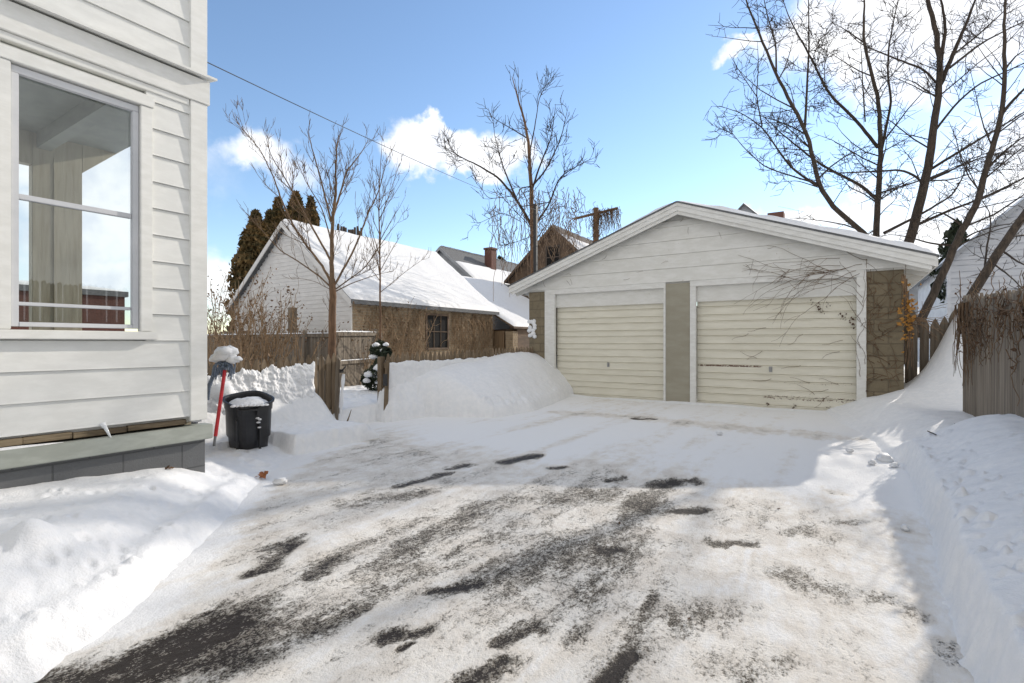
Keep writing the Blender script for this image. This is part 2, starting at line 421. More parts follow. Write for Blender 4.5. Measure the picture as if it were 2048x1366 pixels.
for _ in range(150):
    y_ = rng0.uniform(1.5, 6.9); PITS.append((float(edge_right(y_)) + rng0.uniform(.0, .35), y_, rng0.uniform(.012, .04), -rng0.uniform(.008, .03)))
for _ in range(45):
    y_ = rng0.uniform(.2, 2.6); PITS.append((float(edge_left(y_)) - rng0.uniform(.0, .5), y_, rng0.uniform(.012, .05), -rng0.uniform(.003, .009)))
for _ in range(120):
    y_ = rng0.uniform(5.9, 10.0); PITS.append((float(edge_left(y_)) - rng0.uniform(.03, .35), y_, rng0.uniform(.02, .06), -rng0.uniform(.01, .04)))
PITS += [(rng0.uniform(.6, 1.45), rng0.uniform(2.5, 9.0), rng0.uniform(.012, .03), rng0.uniform(.006, .016)) for _ in range(60)]
def snow_height(x, y):
    lo = fbm(x * .9, y * .9, 4, 1); hi = fbm(x * 5, y * 5, 4, 9)
    wob = .07 * fbm(x * 1.7, y * 1.7, 3, 21) + .02 * fbm(x * 9, y * 9, 2, 31)
    h = np.full_like(x, -.12)
    # bank along the house and the trodden path beyond its corner
    d = edge_left(y) - x + wob
    amp = .27 - .16 * ss(1.7, 2.7, y)
    hl = amp * ss(-.02, .85, d) + .075 * np.exp(-((d - .2) / .13) ** 2) * (1 - ss(2.0, 2.8, y)) - .12 * ss(.05, -.15, d)
    hl = hl + .04 * ss(1.0, 2.0, d) * (1 - ss(1.2, 2.2, y)) + .10 * np.exp(-((x + 3.42) / .11) ** 2 - ((y - .84) / .09) ** 2)
    hl = hl + (.022 * lo + .011 * hi) * ss(0, .6, d)
    left = y < 4.9
    h = np.where(left, np.maximum(h, hl), h)
    # shovelled platform by the fence, drift up the fence
    sh = .012 * fbm(x * 7, y * 7, 3, 41)
    pl = .215 * ss(-5.06, -5.14, x + sh * 3) * ss(3.40, 3.47, y + sh * 3) * ss(4.75, 4.45, y + sh * 4) + .01 * hi
    h = np.where(pl > .02, np.maximum(h, pl), h)
    dr = (.16 + .42 * ss(-5.85, -6.25, x) + .02 * lo + .006 * np.sin(x * 60)) * ss(2.2, 2.6, y) * ss(4.95, 4.45, y)
    h = np.where((x < -5.7) & (y > 2.25) & (y < 4.95), np.maximum(h, dr), h)
    # back yard behind the picket fence, cut at the gate
    yd = .27 + .06 * lo + .018 * hi
    h = np.where(x < -6.22 + sh * 4, np.maximum(h, yd * ss(-6.16, -6.30, x + sh * 3) - .02), h)
    # ploughed mound between the picket fence and the driveway
    ed = edge_left(y) + wob * .7
    t = np.clip((x + 6.3) / (ed + 6.3 + 1e-6), 0, 1.2)
    top = np.interp(y, [5.6, 6.0, 6.8, 7.6, 9.0, 10.0, 10.75], [.22, .52, .72, .84, .96, 1.06, .95])
    prof = np.clip(1 - np.clip(t, 0, 1) ** 1.45, 0, 1)
    mo = (top * prof * .88 + .13 * ss(1.02, .95, t)) * ss(5.66, 5.80, y + sh * 5) + (.05 * lo + .014 * hi) * ss(1.0, .8, t)
    mo = np.where((x > -6.34) & (t < 1.03) & (y > 5.6), mo, -.12)
    h = np.maximum(h, mo)
    # ridge left along the garage doors
    g = .10 * np.exp(-((y - 10.72) / .16) ** 2) * (.6 + .5 * perlin(x * 1.3, x * 0 + 2.2, 3)) - .03
    dl = .45 * ss(-5.15, -5.95, x) * ss(9.9, 10.6, y)
    dr2 = .22 * ss(-.45, .22, x) * ss(10.2, 10.62, y)
    h = np.where((y > 9.9) & (x > -6.5) & (x < 1.5), np.maximum(h, np.maximum(g, np.maximum(dl, dr2) - .02)), h)
    # bank along the right-hand fence, drift in the corner by the garage
    e = x - edge_right(y) + wob * .6
    cut = .19 - .15 * ss(6.4, 7.3, y)
    hr = (cut * 1.55) * ss(0, .10, e) + .27 * ss(.04, .75, e) - .08 * ss(.0, -.1, e) + 1.45 * np.exp(-((x - 1.72) / .52) ** 2 - ((y - 10.95) / .65) ** 2)
    hr = hr + .12 * ss(.3, .9, x) * ss(9.6, 10.5, y) + (.045 * lo + .012 * hi) * ss(0, .3, e)
    h = np.where(e > -.1, np.maximum(h, hr), h)
    h = np.where((y > 11.3) & (x > .8), .55 + .1 * lo, h)
    for px_, py_, r_, d_ in PITS:
        m = (np.abs(x - px_) < r_ * 3) & (np.abs(y - py_) < r_ * 3)
        if m.any():
            q = ((x[m] - px_) ** 2 + (y[m] - py_) ** 2) / r_ ** 2
            h[m] += -d_ * np.exp(-q) + d_ * .5 * np.exp(-(np.sqrt(q) - 1.5) ** 2 * 4)
    return h
MARKS = [((150, 1366), (470, 1250), .17, .55), ((260, 1366), (480, 1300), .10, .36), ((505, 1145), (575, 1095), .07, .5), ((588, 1082), (602, 1074), .03, .5), ((630, 1150), (665, 1130), .05, .32),
         ((800, 972), (885, 950), .07, .62), ((900, 936), (938, 929), .06, .6), ((1010, 924), (1070, 912), .08, .62), ((1100, 937), (1130, 935), .05, .6),
         ((1215, 959), (1250, 955), .04, .55), ((1320, 968), (1390, 960), .09, .42), ((1190, 1100), (1240, 1101), .045, .45), ((1355, 1022), (1400, 1018), .05, .42), ((1280, 1010), (1400, 1025), .12, .18),
         ((1440, 1085), (1490, 1089), .06, .42), ((885, 1178), (950, 1170), .05, .45), ((785, 1272), (850, 1268), .06, .45), ((800, 1312), (812, 1306), .015, .4), ((1000, 1280), (1078, 1250), .04, .4),
         ((920, 1366), (1015, 1335), .055, .5), ((1200, 1366), (1250, 1310), .035, .5), ((1270, 838), (1310, 838), .06, .55), ((1330, 842), (1700, 878), .25, .28), ((1060, 822), (1280, 835), .18, .26),
         ((1220, 1366), (1300, 1200), .04, .28), ((1380, 1240), (1480, 1220), .10, .28), ((1460, 1350), (1540, 1320), .10, .24), ((560, 1300), (760, 1180), .12, .16), ((1000, 1150), (1160, 1080), .16, .16),
         ((760, 1130), (960, 1010), .10, .16), ((1190, 1200), (1330, 1080), .12, .14), ((1770, 1200), (1830, 1230), .06, .26), ((1905, 1300), (1950, 1340), .05, .26), ((1690, 1045), (1715, 1040), .04, .28), ((1660, 985), (1700, 995), .04, .22), ((1560, 1150), (1680, 1190), .10, .26), ((1560, 1065), (1610, 1065), .05, .26),
         ((700, 1010), (840, 985), .10, .2), ((1040, 1000), (1230, 985), .1, .16), ((640, 1250), (700, 1215), .06, .24), ((1120, 1290), (1160, 1255), .05, .3)]
MARKS = [(on_z(*a)[:2], on_z(*b)[:2], wd, s) for a, b, wd, s in MARKS]
RIDGES = [(on_z(*a)[:2], on_z(*b)[:2], wd, s) for a, b, wd, s in [((1195, 1366), (1300, 1175), .025, .3), ((760, 1255), (1020, 1085), .045, .28), ((640, 1200), (960, 1040), .05, .22), ((1060, 1350), (1180, 1170), .02, .18),
          ((560, 1366), (830, 1170), .04, .2), ((1480, 1180), (1510, 1050), .02, .2), ((430, 1300), (700, 1130), .03, .18), ((1420, 1366), (1440, 1200), .03, .15)]]
TRACKS = [[(-2.3, .3), (-2.85, 4.7), (-3.3, 9.5)], [(-.75, 1.2), (-1.35, 4.0), (-1.75, 9.5)], [(-1.75, 1.2), (-1.9, 4.2), (-2.2, 9.5)]]
def drive_cover(x, y):
    c = .65 + .27 * ss(4.2, 5.4, y + .25 * fbm(x, y, 2, 51)) + .10 * ss(-.5, .0, x) + .35 * ss(.38, .05, x - edge_left(y) + .15 * fbm(x * 2, y * 2, 3, 52))
    c = c + .16 * perlin(x * .9, y * .7, 63) + .22 * perlin(x * 2.2 + .4 * np.sin(y * .4), y * .14, 61) + .14 * perlin(x * 7, y * .2, 62)
    wx, wy = x + .07 * fbm(x * 6, y * 3, 3, 71), y + .10 * fbm(x * 6, y * 3, 3, 72)
    for a, b, wd, s in MARKS:
        d = b - a; L = max(d @ d, 1e-6)
        t = np.clip(((wx - a[0]) * d[0] + (wy - a[1]) * d[1]) / L, 0, 1)
        dist = np.hypot(wx - a[0] - t * d[0], wy - a[1] - t * d[1])
        if s >= .32:      # bare asphalt: sharp ragged patch
            k = (1 - ss(.0, 1.9, dist / wd + .35 * fbm(x * 7, y * 4, 5, 77, .7))) * min(1.0, s / .42)
            c = c * (1 - k) + .10 * k
        else:             # thin grey ice
            c = c - s * 1.0 * (1 - ss(.0, 1.9, dist / wd / 1.2 + .3 * fbm(x * 5, y * 3, 3, 78)))
    for P in TRACKS:                # worn wheel tracks towards the garage
        xc = np.interp(y, [p[1] for p in P], [p[0] for p in P]) + .05 * perlin(y * .8, y * 0, 83)
        c = c - (.17 * (1 - ss(.04, .2, np.abs(x - xc) + .05 * fbm(x * 7, y * 3, 3, 84))) * (.65 + .7 * perlin(x * 1.3, y * .9, 85))) * ss(9.8, 6.0, y)
    for a, b, wd, s in RIDGES:      # packed white strips between tyre tracks
        d = b - a; L = max(d @ d, 1e-6)
        t = np.clip(((x - a[0]) * d[0] + (y - a[1]) * d[1]) / L, 0, 1)
        dist = np.hypot(x - a[0] - t * d[0] + .012 * perlin(x * 20, y * 20, 3), y - a[1] - t * d[1])
        c = c + s * .55 * (1 - ss(.3, 1.3, dist / wd + .5 * fbm(x * 8, y * 5, 4, 79))) * (.6 + .8 * perlin(x * 2, y * 1.6, 80))
    return np.clip(c, 0, 1)
def drive_height(x, y, c):
    z = .008 * perlin(x * 2.6 + .4 * np.sin(y * .4), y * .12, 61) + .012 * fbm(x * .8, y * .8, 3, 81) + .0035 * fbm(x * 16, y * 9, 3, 82) + .014 * (c - .5)
    return z
NA, NR = 900, 560
az = R(YAW) + np.radians(np.linspace(-80, 76, NA))
rr = .6 * (24.0 / .6) ** (np.linspace(0, 1, NR))
AZ, RR = np.meshgrid(az, rr, indexing='ij')
GX, GY = -np.sin(AZ) * RR, np.cos(AZ) * RR
idx = np.arange(NA * NR).reshape(NA, NR)
QUADS = np.stack([idx[:-1, :-1], idx[1:, :-1], idx[1:, 1:], idx[:-1, 1:]], -1).reshape(-1, 4)[:, ::-1]
def grid_sheet(name, z, keep, mat, attr=None):
    kv = keep.ravel()
    q = QUADS[kv[QUADS].any(1)]
    used = np.zeros(NA * NR, bool); used[q.ravel()] = True
    rem = np.cumsum(used) - 1
    v = np.stack([GX.ravel(), GY.ravel(), z.ravel()], 1)[used]
    me = np_mesh(name, v, rem[q])
    if attr is not None:
        a = me.attributes.new('cov', 'FLOAT', 'POINT'); a.data.foreach_set('value', attr.ravel()[used].astype(np.float32))
    o = link(name, me, mat, None, True)
    return tag(o, kind='structure')
SZ = snow_height(GX.ravel(), GY.ravel()).reshape(GX.shape)
CV = drive_cover(GX.ravel(), GY.ravel()).reshape(GX.shape)
DZ = drive_height(GX.ravel(), GY.ravel(), CV.ravel()).reshape(GX.shape)
indrive = (GX > -6.9) & (GX < 1.3) & (GY < 11.0) & ~((GX < -4.9) & (GY < 2.0))
grid_sheet('driveway', DZ, indrive, 'driveway_ice', CV)
grid_sheet('snow', SZ, SZ > -.06, 'snow')
def snow_at(x, y):
    return float(snow_height(np.array([float(x)]), np.array([float(y)]))[0])
MB().add([(-900, -900, -.16), (900, -900, -.16), (900, 900, -.16), (-900, 900, -.16)], [(0, 1, 2, 3)]).build('ground', 'far_snow')['kind'] = 'structure'

# ---------------------------------------------------------------- the white house on the left
def clap(mb, axis, fixed, a0, a1, z0, z1, expo, lip=.02, out=1.0, cut=None, top=None):
    """lapped boards on a wall; axis 'y': wall plane X=fixed, axis 'x': wall plane Y=fixed; cut=(a, b, z0, z1) leaves a hole"""
    n = int(math.ceil((z1 - z0) / expo - 1e-6))
    for i in range(n):
        lo, hi = z0 + i * expo, min(z0 + (i + 1) * expo, z1)
        segs = [(a0, a1)]
        if cut and hi > cut[2] + .01 and lo < cut[3] - .01:
            segs = [(a0, cut[0]), (cut[1], a1)]
        for (p, q) in segs:
            if top is not None:
                p, q = top(lo, p, q); 
                if q - p < .02: continue
            if axis == 'y':
                f = lambda s, o, z: (fixed + out * o, s, z)
            else:
                f = lambda s, o, z: (s, fixed + out * o, z)
            prof = [(-.02, lo), (lip, lo), (lip * .9, lo + .012), (lip * .3, hi - .004), (.0, hi), (-.02, hi)]
            A = [f(p, o, z) for o, z in prof]; B = [f(q, o, z) for o, z in prof]
            if top is not None and False: pass
            k = len(prof)
            mb.add(A + B, [tuple(range(k)), tuple(range(2*k-1, k-1, -1)), *[(j, j+k, (j+1) % k + k, (j+1) % k) for j in range(k)]])
HX = HOUSE_X
CORNER = 2.23
house = thing('white_house', (HX, 0, 0), 'white clapboard house with a tall sash window on a grey block foundation', 'house')
WY0, WY1 = on_x(20, 600, HX)[1], on_x(276, 600, HX)[1]          # opening
WZ0 = on_x(150, 655, HX)[2]; WZ1 = on_x(150, 172, HX)[2]
Z_SID, Z_BELT0, Z_BELT1 = .64, 3.26, 3.46
m = MB(); clap(m, 'y', HX, -3.5, CORNER - .13, Z_SID, Z_BELT0, .2085, .022, cut=(WY0 - .05, WY1 + .05, WZ0 - .1, WZ1 + .1)); m.build('lower_siding', 'house_siding', house)
m = MB(); clap(m, 'y', HX, -3.5, CORNER - .13, Z_BELT1 + .03, 7.2, .2085, .022); m.build('upper_siding', 'house_siding', house)
m = MB(); m.box((HX - .06, CORNER - .13, Z_SID - .04), (HX + .034, CORNER + .004, Z_BELT0)); m.box((HX - .06, CORNER - .13, Z_BELT1 + .032), (HX + .034, CORNER + .004, 7.2)); m.build('corner_board', 'house_trim', house, .004)
m = MB(); m.box((HX - .04, -3.5, Z_BELT0 + .002), (HX + .045, CORNER + .02, Z_BELT1)); m.box((HX - .03, -3.5, Z_BELT0 - .05), (HX + .026, CORNER - .135, Z_BELT0))
m.build('belt_board', 'house_trim', house, .004)
m = MB(); m.prism([(HX - .03, -3.5, Z_BELT1 + .028), (HX + .115, -3.5, Z_BELT1 + .004), (HX + .115, -3.5, Z_BELT1 + .022), (HX + .02, -3.5, Z_BELT1 + .062), (HX - .03, -3.5, Z_BELT1 + .066)], (0, CORNER + .045 + 3.5, 0))
m.build('drip_cap', 'house_trim', house)
# backing wall (behind the boards) with the window hole, rear main block
m = MB()
m.box((HX - .12, -3.5, Z_SID - .05), (HX - .022, WY0 - .05, 3.2)); m.box((HX - .12, WY1 + .05, Z_SID - .05), (HX - .022, CORNER - .02, 3.2))
m.box((HX - .12, WY0 - .05, Z_SID - .05), (HX - .022, WY1 + .05, WZ0 - .05)); m.box((HX - .12, WY0 - .05, WZ1 + .05), (HX - .022, WY1 + .05, 3.2))
m.box((-10.5, -8, -.2), (HX - .03, -1.2, 7.2)); m.box((-6.42, -1.19, 3.36), (HX - .025, CORNER - .03, 7.2))
m.build('wall', 'house_trim', house)
# window
win = MB()
cw = .085
win.box((HX - .02, WY0 - cw, WZ0 - .02), (HX + .04, WY0 - .004, WZ1 + .01)); win.box((HX - .02, WY1 + .004, WZ0 - .02), (HX + .04, WY1 + cw, WZ1 + .01))
win.box((HX - .02, WY0 - cw - .01, WZ1 + .012), (HX + .048, WY1 + cw + .01, WZ1 + .10))
win = win.build('window', 'house_trim', house, .004)
fr = MB()
T = .035
ZM = on_x(150, 412, HX)[2]; ZS = on_x(150, 612, HX)[2]
for (y0, y1, z0, z1, xo) in ((WY0, WY1, WZ1 - .045, WZ1, .0), (WY0, WY0 + .04, WZ0, WZ1 - .046, .0), (WY1 - .04, WY1, WZ0, WZ1 - .046, .0), (WY0 + .041, WY1 - .041, WZ0, WZ0 + .03, .0)):
    fr.box((HX - .03 + xo, y0, z0), (HX + .015 + xo, y1, z1))
fr.box((HX - .038, WY0 + .042, ZM - .018), (HX - .002, WY1 - .042, ZM + .018)); fr.box((HX - .045, WY0 + .042, ZS - .012), (HX - .012, WY1 - .042, ZS + .012))
fr.build('sash', 'far_white', win, .003)
m = MB(); m.box((HX - .028, WY0 + .03, WZ0 + .02), (HX - .024, WY1 - .03, WZ1 - .03)); m.build('pane', 'window_glass', win)
m = MB(); m.box((HX - .02, WY0 - cw - .03, WZ0 - .085), (HX + .065, WY1 + cw + .03, WZ0 - .022)); m.build('sill', 'house_trim', win, .006)
# sunporch seen through the pane
m = MB(); m.box((-6.4, -1.15, 3.2), (HX - .03, CORNER - .03, 3.35)); m.box((-6.3, 1.58, 3.06), (HX - .13, 1.68, 3.198)); m.build('porch_ceiling', 'porch_ceiling', house)
m = MB(); m.box((-6.40, 1.55, .5), (-6.3, 1.92, 3.198)); m.box((-6.40, -1.15, .5), (-6.3, 1.549, 1.1)); m.box((-6.40, -1.15, .5), (-6.3, .45, 3.198)); m.box((-6.4, .451, 2.9), (-6.3, 1.549, 3.198))
m.box((-6.3, 1.70, 1.1), (-6.292, 1.715, 3.0))
m.prism([(-6.38, 1.921, 2.92), (-6.38, 2.33, 3.32), (-6.38, 2.33, 3.46), (-6.38, 1.921, 3.196)], (.08, 0, 0))
m.build('porch_panel', 'porch_beige', house, .003)
m = MB(); m.box((-6.3, -1.15, .5), (HX - .13, CORNER - .05, .6)); m.box((-6.28, CORNER - .10, .6), (HX - .13, CORNER - .03, 1.05)); m.build('porch_floor', 'porch_beige', house)
# skirt: rotten board, ledge plank, foundation
m = MB()
rr_ = np.random.RandomState(8)
y = -3.5
while y < CORNER - .16:
    y2 = min(y + rr_.uniform(.25, .6), CORNER - .15); m.box((HX - .06, y, .572 + rr_.uniform(0, .006)), (HX + .012 + rr_.uniform(-.006, .01), y2 - .003, .612 + rr_.uniform(0, .015))); y = y2
m.build('rotten_board', 'rotten_wood', house, .003)
m = MB(); m.box((HX - .08, -3.5, .435), (HX + .055, CORNER + .04, .558)); m.build('ledge_plank', 'ledge_paint', house, .006)
m = MB(); m.box((HX - .3, -3.5, -.2), (HX + .0, CORNER + .0, .434)); m.build('foundation', 'foundation_block', house)
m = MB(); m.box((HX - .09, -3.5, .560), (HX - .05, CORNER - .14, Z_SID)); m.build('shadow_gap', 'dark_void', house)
def blob_strip(name, pts, w0, hgt, parent, seed):
    """a lumpy ribbon of lying snow along pts"""
    rs = np.random.RandomState(seed); P = np.array(pts, float); n, k = len(P), 8
    T = np.gradient(P, axis=0); T /= np.linalg.norm(T, axis=1, keepdims=True) + 1e-9
    S = np.stack([T[:, 1], -T[:, 0], T[:, 2] * 0], 1); S /= np.linalg.norm(S, axis=1, keepdims=True) + 1e-9
    vs = []
    for i in range(n):
        e = math.sin(math.pi * (i + .02) / (n - 1 + .04)) ** .35
        hh = hgt * rs.uniform(.7, 1.15) * e; ww = w0 * rs.uniform(.85, 1.1) * max(e, .15)
        for j in range(k):
            t = math.pi * j / (k - 1); vs.append(P[i] + S[i] * ww * math.cos(t) + np.array([0, 0, hh * math.sin(t)]))
    q = [(i*k+j, i*k+j+1, (i+1)*k+j+1, (i+1)*k+j) for i in range(n-1) for j in range(k-1)]
    return link(name, np_mesh(name, vs, q), 'snow', parent, True)
blob_strip('ledge_snow', [(HX + .025, y_, .558) for y_ in np.linspace(-1.2, 1.28, 40)], .032, .022, house, 4)
yi = on_x(212, 850, HX)[1]
MB().tube((HX + .03, yi - .02, .64), (HX + .05, yi + .015, .545), .014, .005, 7).tube((HX + .02, yi - .03, .66), (HX + .03, yi - .02, .63), .02, .014, 7).build('icicle', 'ice', house, smooth=True)

# ---------------------------------------------------------------- the garage
GX_ = lambda u: on_y(u, 700, GARAGE_Y)[0]
gar = thing('garage', (-2.82, GARAGE_Y, 0), 'double garage with two cream ribbed doors, white gable and snow on the roof', 'garage')
XL, XR = GX_(1058), GX_(1808)
XC = (XL + XR) / 2
t1, t2, d1, d2, p1, p2, d3, d4, t4 = [GX_(u) for u in (1090, 1110, 1110, 1330, 1332, 1380, 1392, 1713, 1733)]
ZH, ZO, ZT = 2.075, 2.385, 2.47
GD = 7.2
F = GARAGE_Y
MB().box((XL, F + .01, -.2), (t1, F + .3, ZT)).build('block_pier', 'garage_block', gar); MB().box((t4, F + .01, -.2), (XR, F + .3, ZT)).build('block_pier', 'garage_block', gar)
m = MB(); m.box((XL, F + .302, -.2), (XL + .2, F + GD, ZT)); m.box((XR - .2, F + .302, -.2), (XR, F + GD, ZT)); m.box((XL + .202, F + GD - .2, -.2), (XR - .202, F + GD, ZT)); m.build('block_wall', 'garage_block_side', gar)
m = MB(); m.box((p1, F - .012, -.2), (p2, F + .25, ZT - .002)); m.build('concrete_pillar', 'concrete_pillar', gar, .006)
m = MB()
m.box((t1, F - .02, -.1), (t2, F + .06, ZO)); m.box((t1, F - .022, ZO + .001), (p1 - .002, F + .06, ZT + .03)); m.box((p1 - .05, F - .018, -.1), (p1 - .003, F + .06, ZO)); m.build('door_casing', 'garage_trim', gar, .004)
m = MB()
m.box((p2 + .002, F - .02, -.1), (d3, F + .06, ZO)); m.box((p2 + .002, F - .022, ZO + .001), (t4, F + .06, ZT + .03)); m.box((d4, F - .02, -.1), (t4, F + .06, ZO)); m.build('door_casing', 'garage_trim', gar, .004)
m = MB(); m.box((t2 - .02, F + .065, ZH), (p1 - .03, F + .10, ZO + .05)); m.build('header_board', 'garage_white', gar, .004)
m = MB(); m.box((d3 - .02, F + .065, ZH), (d4 + .02, F + .10, ZO + .05)); m.build('header_board', 'garage_white', gar, .004)
def ribbed_door(x0, x1, hu, hv, big):
    rs = np.random.RandomState(2)
    prof = []; z = -.05; i = 0
    while z < ZH + .03:
        stepz = (.125, .165)[i % 2]
        prof += [(.0, z), (.0, z + stepz - .034), (-.014, z + stepz - .026), (-.014, z + stepz - .016), (.016, z + stepz - .008), (.016, z + stepz - .002)]
        z += stepz; i += 1
    y0 = F + .13
    n = len(prof); vs = [(x, y0 + o, zz) for x in (x0, x1) for o, zz in prof]
    d = MB().add(vs, [(j, j + 1, n + j + 1, n + j) for j in range(n - 1)])
    d.box((x0, y0 + .03, -.1), (x1, y0 + .06, ZH + .03))
    d = d.build('door', 'door_beige', gar)
    c = on_y(hu, hv, y0 - .02)
    h = MB(); h.box((c[0] - .028, y0 - .014, c[2] - .055), (c[0] + .028, y0 - .002, c[2] + .05)); h.tube((c[0], y0 - .03, c[2] + .01), (c[0], y0 - .004, c[2] + .01), .02, .02, 12)
    h.box((c[0] - .01, y0 - .05, c[2] - .03), (c[0] + .01, y0 - .03, c[2] + .03))
    h.build('handle', 'steel', d, .003)
    for u in np.linspace(x0 + .3, x1 - .3, 3): pass
    return d
ribbed_door(t2 - .01, p1 - .04, 1216, 729, 0)
ribbed_door(d3 - .01, d4 + .01, 1541, 738, 1)
# gable
ZP = 4.06; EX0, EX1 = -6.87, 1.21; PX = (EX0 + EX1) / 2; ZE = 2.61
SL = (ZP - ZE) / (PX - EX0)
FY = F - .26
roofz = lambda x: ZP - SL * abs(x - PX)
def gtop(lo, p, q):
    half = (ZP - .17 - lo) / SL
    return max(p, PX - half), min(q, PX + half)
m = MB(); clap(m, 'x', F - .004, XL - .02, XR + .02, ZT + .032, ZP - .3, .285, .02, -1.0, top=gtop); m.build('gable_siding', 'garage_white', gar)
m = MB(); m.prism([(XL - .02, F + .03, ZT + .001), (XR + .02, F + .03, ZT + .001), (XR + .02, F + .03, roofz(XR) - .1), (PX, F + .03, ZP - .12), (XL - .02, F + .03, roofz(XL) - .1)], (0, .1, 0)); m.build('gable_wall', 'garage_white', gar)
for s in (-1, 1):
    ex = EX0 if s < 0 else EX1
    dx_ = (PX - ex)
    def q(x, dz): return (x, FY, roofz(x) + dz)
    m = MB(); m.prism([q(ex, -.005), q(PX, -.005), q(PX, -.155), q(ex, -.155)], (0, .03, 0)); m.prism([(x_, FY - .018, z_) for x_, _, z_ in (q(ex - s * -.0, .0), q(PX, .0), q(PX, -.06), q(ex, -.06))], (0, .017, 0))
    m.prism([(x_, FY + .032, z_) for x_, _, z_ in (q(ex - s * .05, -.10), q(PX, -.10), q(PX, -.225), q(ex - s * .05, -.225))], (0, .02, 0))
    m.build('rake_board', 'garage_trim', gar)
    # roof deck + soffit
    m = MB(); m.prism([(ex + s * .03, FY - .03, roofz(ex + s * .03) + .002), (PX, FY - .03, ZP + .002), (PX, FY - .03, ZP + .028), (ex + s * .03, FY - .03, roofz(ex + s * .03) + .028)], (0, GD + .6, 0)); m.build('roof_slab', 'shingle_grey', gar)
    m = MB(); m.prism([(ex, FY + .055, roofz(ex) - .13), (ex - s * .40, FY + .055, roofz(ex - s * .40) - .13), (ex - s * .40, FY + .055, roofz(ex - s * .4) - .105), (ex, FY + .055, roofz(ex) - .105)], (0, GD + .4, 0))
    for i in range(12):
        yy = FY + .25 + i * .6
        m.prism([(ex - s * .01, yy, roofz(ex) - .132), (ex - s * .4, yy, roofz(ex - s * .4) - .132), (ex - s * .4, yy, roofz(ex - s * .4) - .26), (ex - s * .06, yy, roofz(ex) - .22)], (0, .045, 0))
    m.build('soffit', 'garage_white', gar)
    m = MB(); m.prism([(ex + s * .001, FY + .031, roofz(ex) - .003), (ex + s * .001, FY + .031, roofz(ex) - .15), (ex + s * .026, FY + .031, roofz(ex) - .15), (ex + s * .026, FY + .031, roofz(ex) - .003)], (0, GD + .5, 0)); m.build('eave_board', 'garage_trim', gar)
# snow lying on the roof: a thick lumpy sheet
nx_, ny_ = 160, 60
xs = np.linspace(EX0 - .03, EX1 + .03, nx_); ys = np.linspace(FY - .035, FY + GD + .55, ny_)
XX, YY = np.meshgrid(xs, ys, indexing='ij')
edge = np.minimum(np.minimum(XX - xs[0], xs[-1] - XX), YY - ys[0])
th = (.075 + .05 * fbm(XX * 1.2, YY * 1.2, 3, 91) + .03 * ss(PX, EX1, XX)) * np.clip(edge / .07, 0, 1) ** .5 * np.clip(.45 + .75 * ss(PX - 3.4, PX + .4, XX), 0, 1.2)
ZZ = ZP + .03 - SL * np.sqrt((XX - PX) ** 2 + .02) + np.maximum(th, .004)
ii = np.arange(nx_ * ny_).reshape(nx_, ny_)
ZB = ZP + .029 - SL * np.abs(XX - PX)
vv = np.concatenate([np.stack([XX, YY, np.maximum(ZZ, ZB + .004)], -1).reshape(-1, 3)])
link('roof_snow', np_mesh('roof_snow', vv, np.stack([ii[:-1, :-1], ii[1:, :-1], ii[1:, 1:], ii[:-1, 1:]], -1)), 'snow', gar, True)
# snow stuck to the left pier
rs = np.random.RandomState(4)
c = on_y(1066, 655, F)
m = MB()
for i in range(16):
    a_, b_ = rs.uniform(-.09, .07), rs.uniform(-.22, .16)
    m.lathe((c[0] - .02 + a_, F + .0, c[2] + b_), [(.01, -.05), (.05, -.03), (.06, 0), (.045, .03), (.01, .05)], 9, 1.0, .5)
m.build('stuck_snow', 'snow', gar, smooth=True)

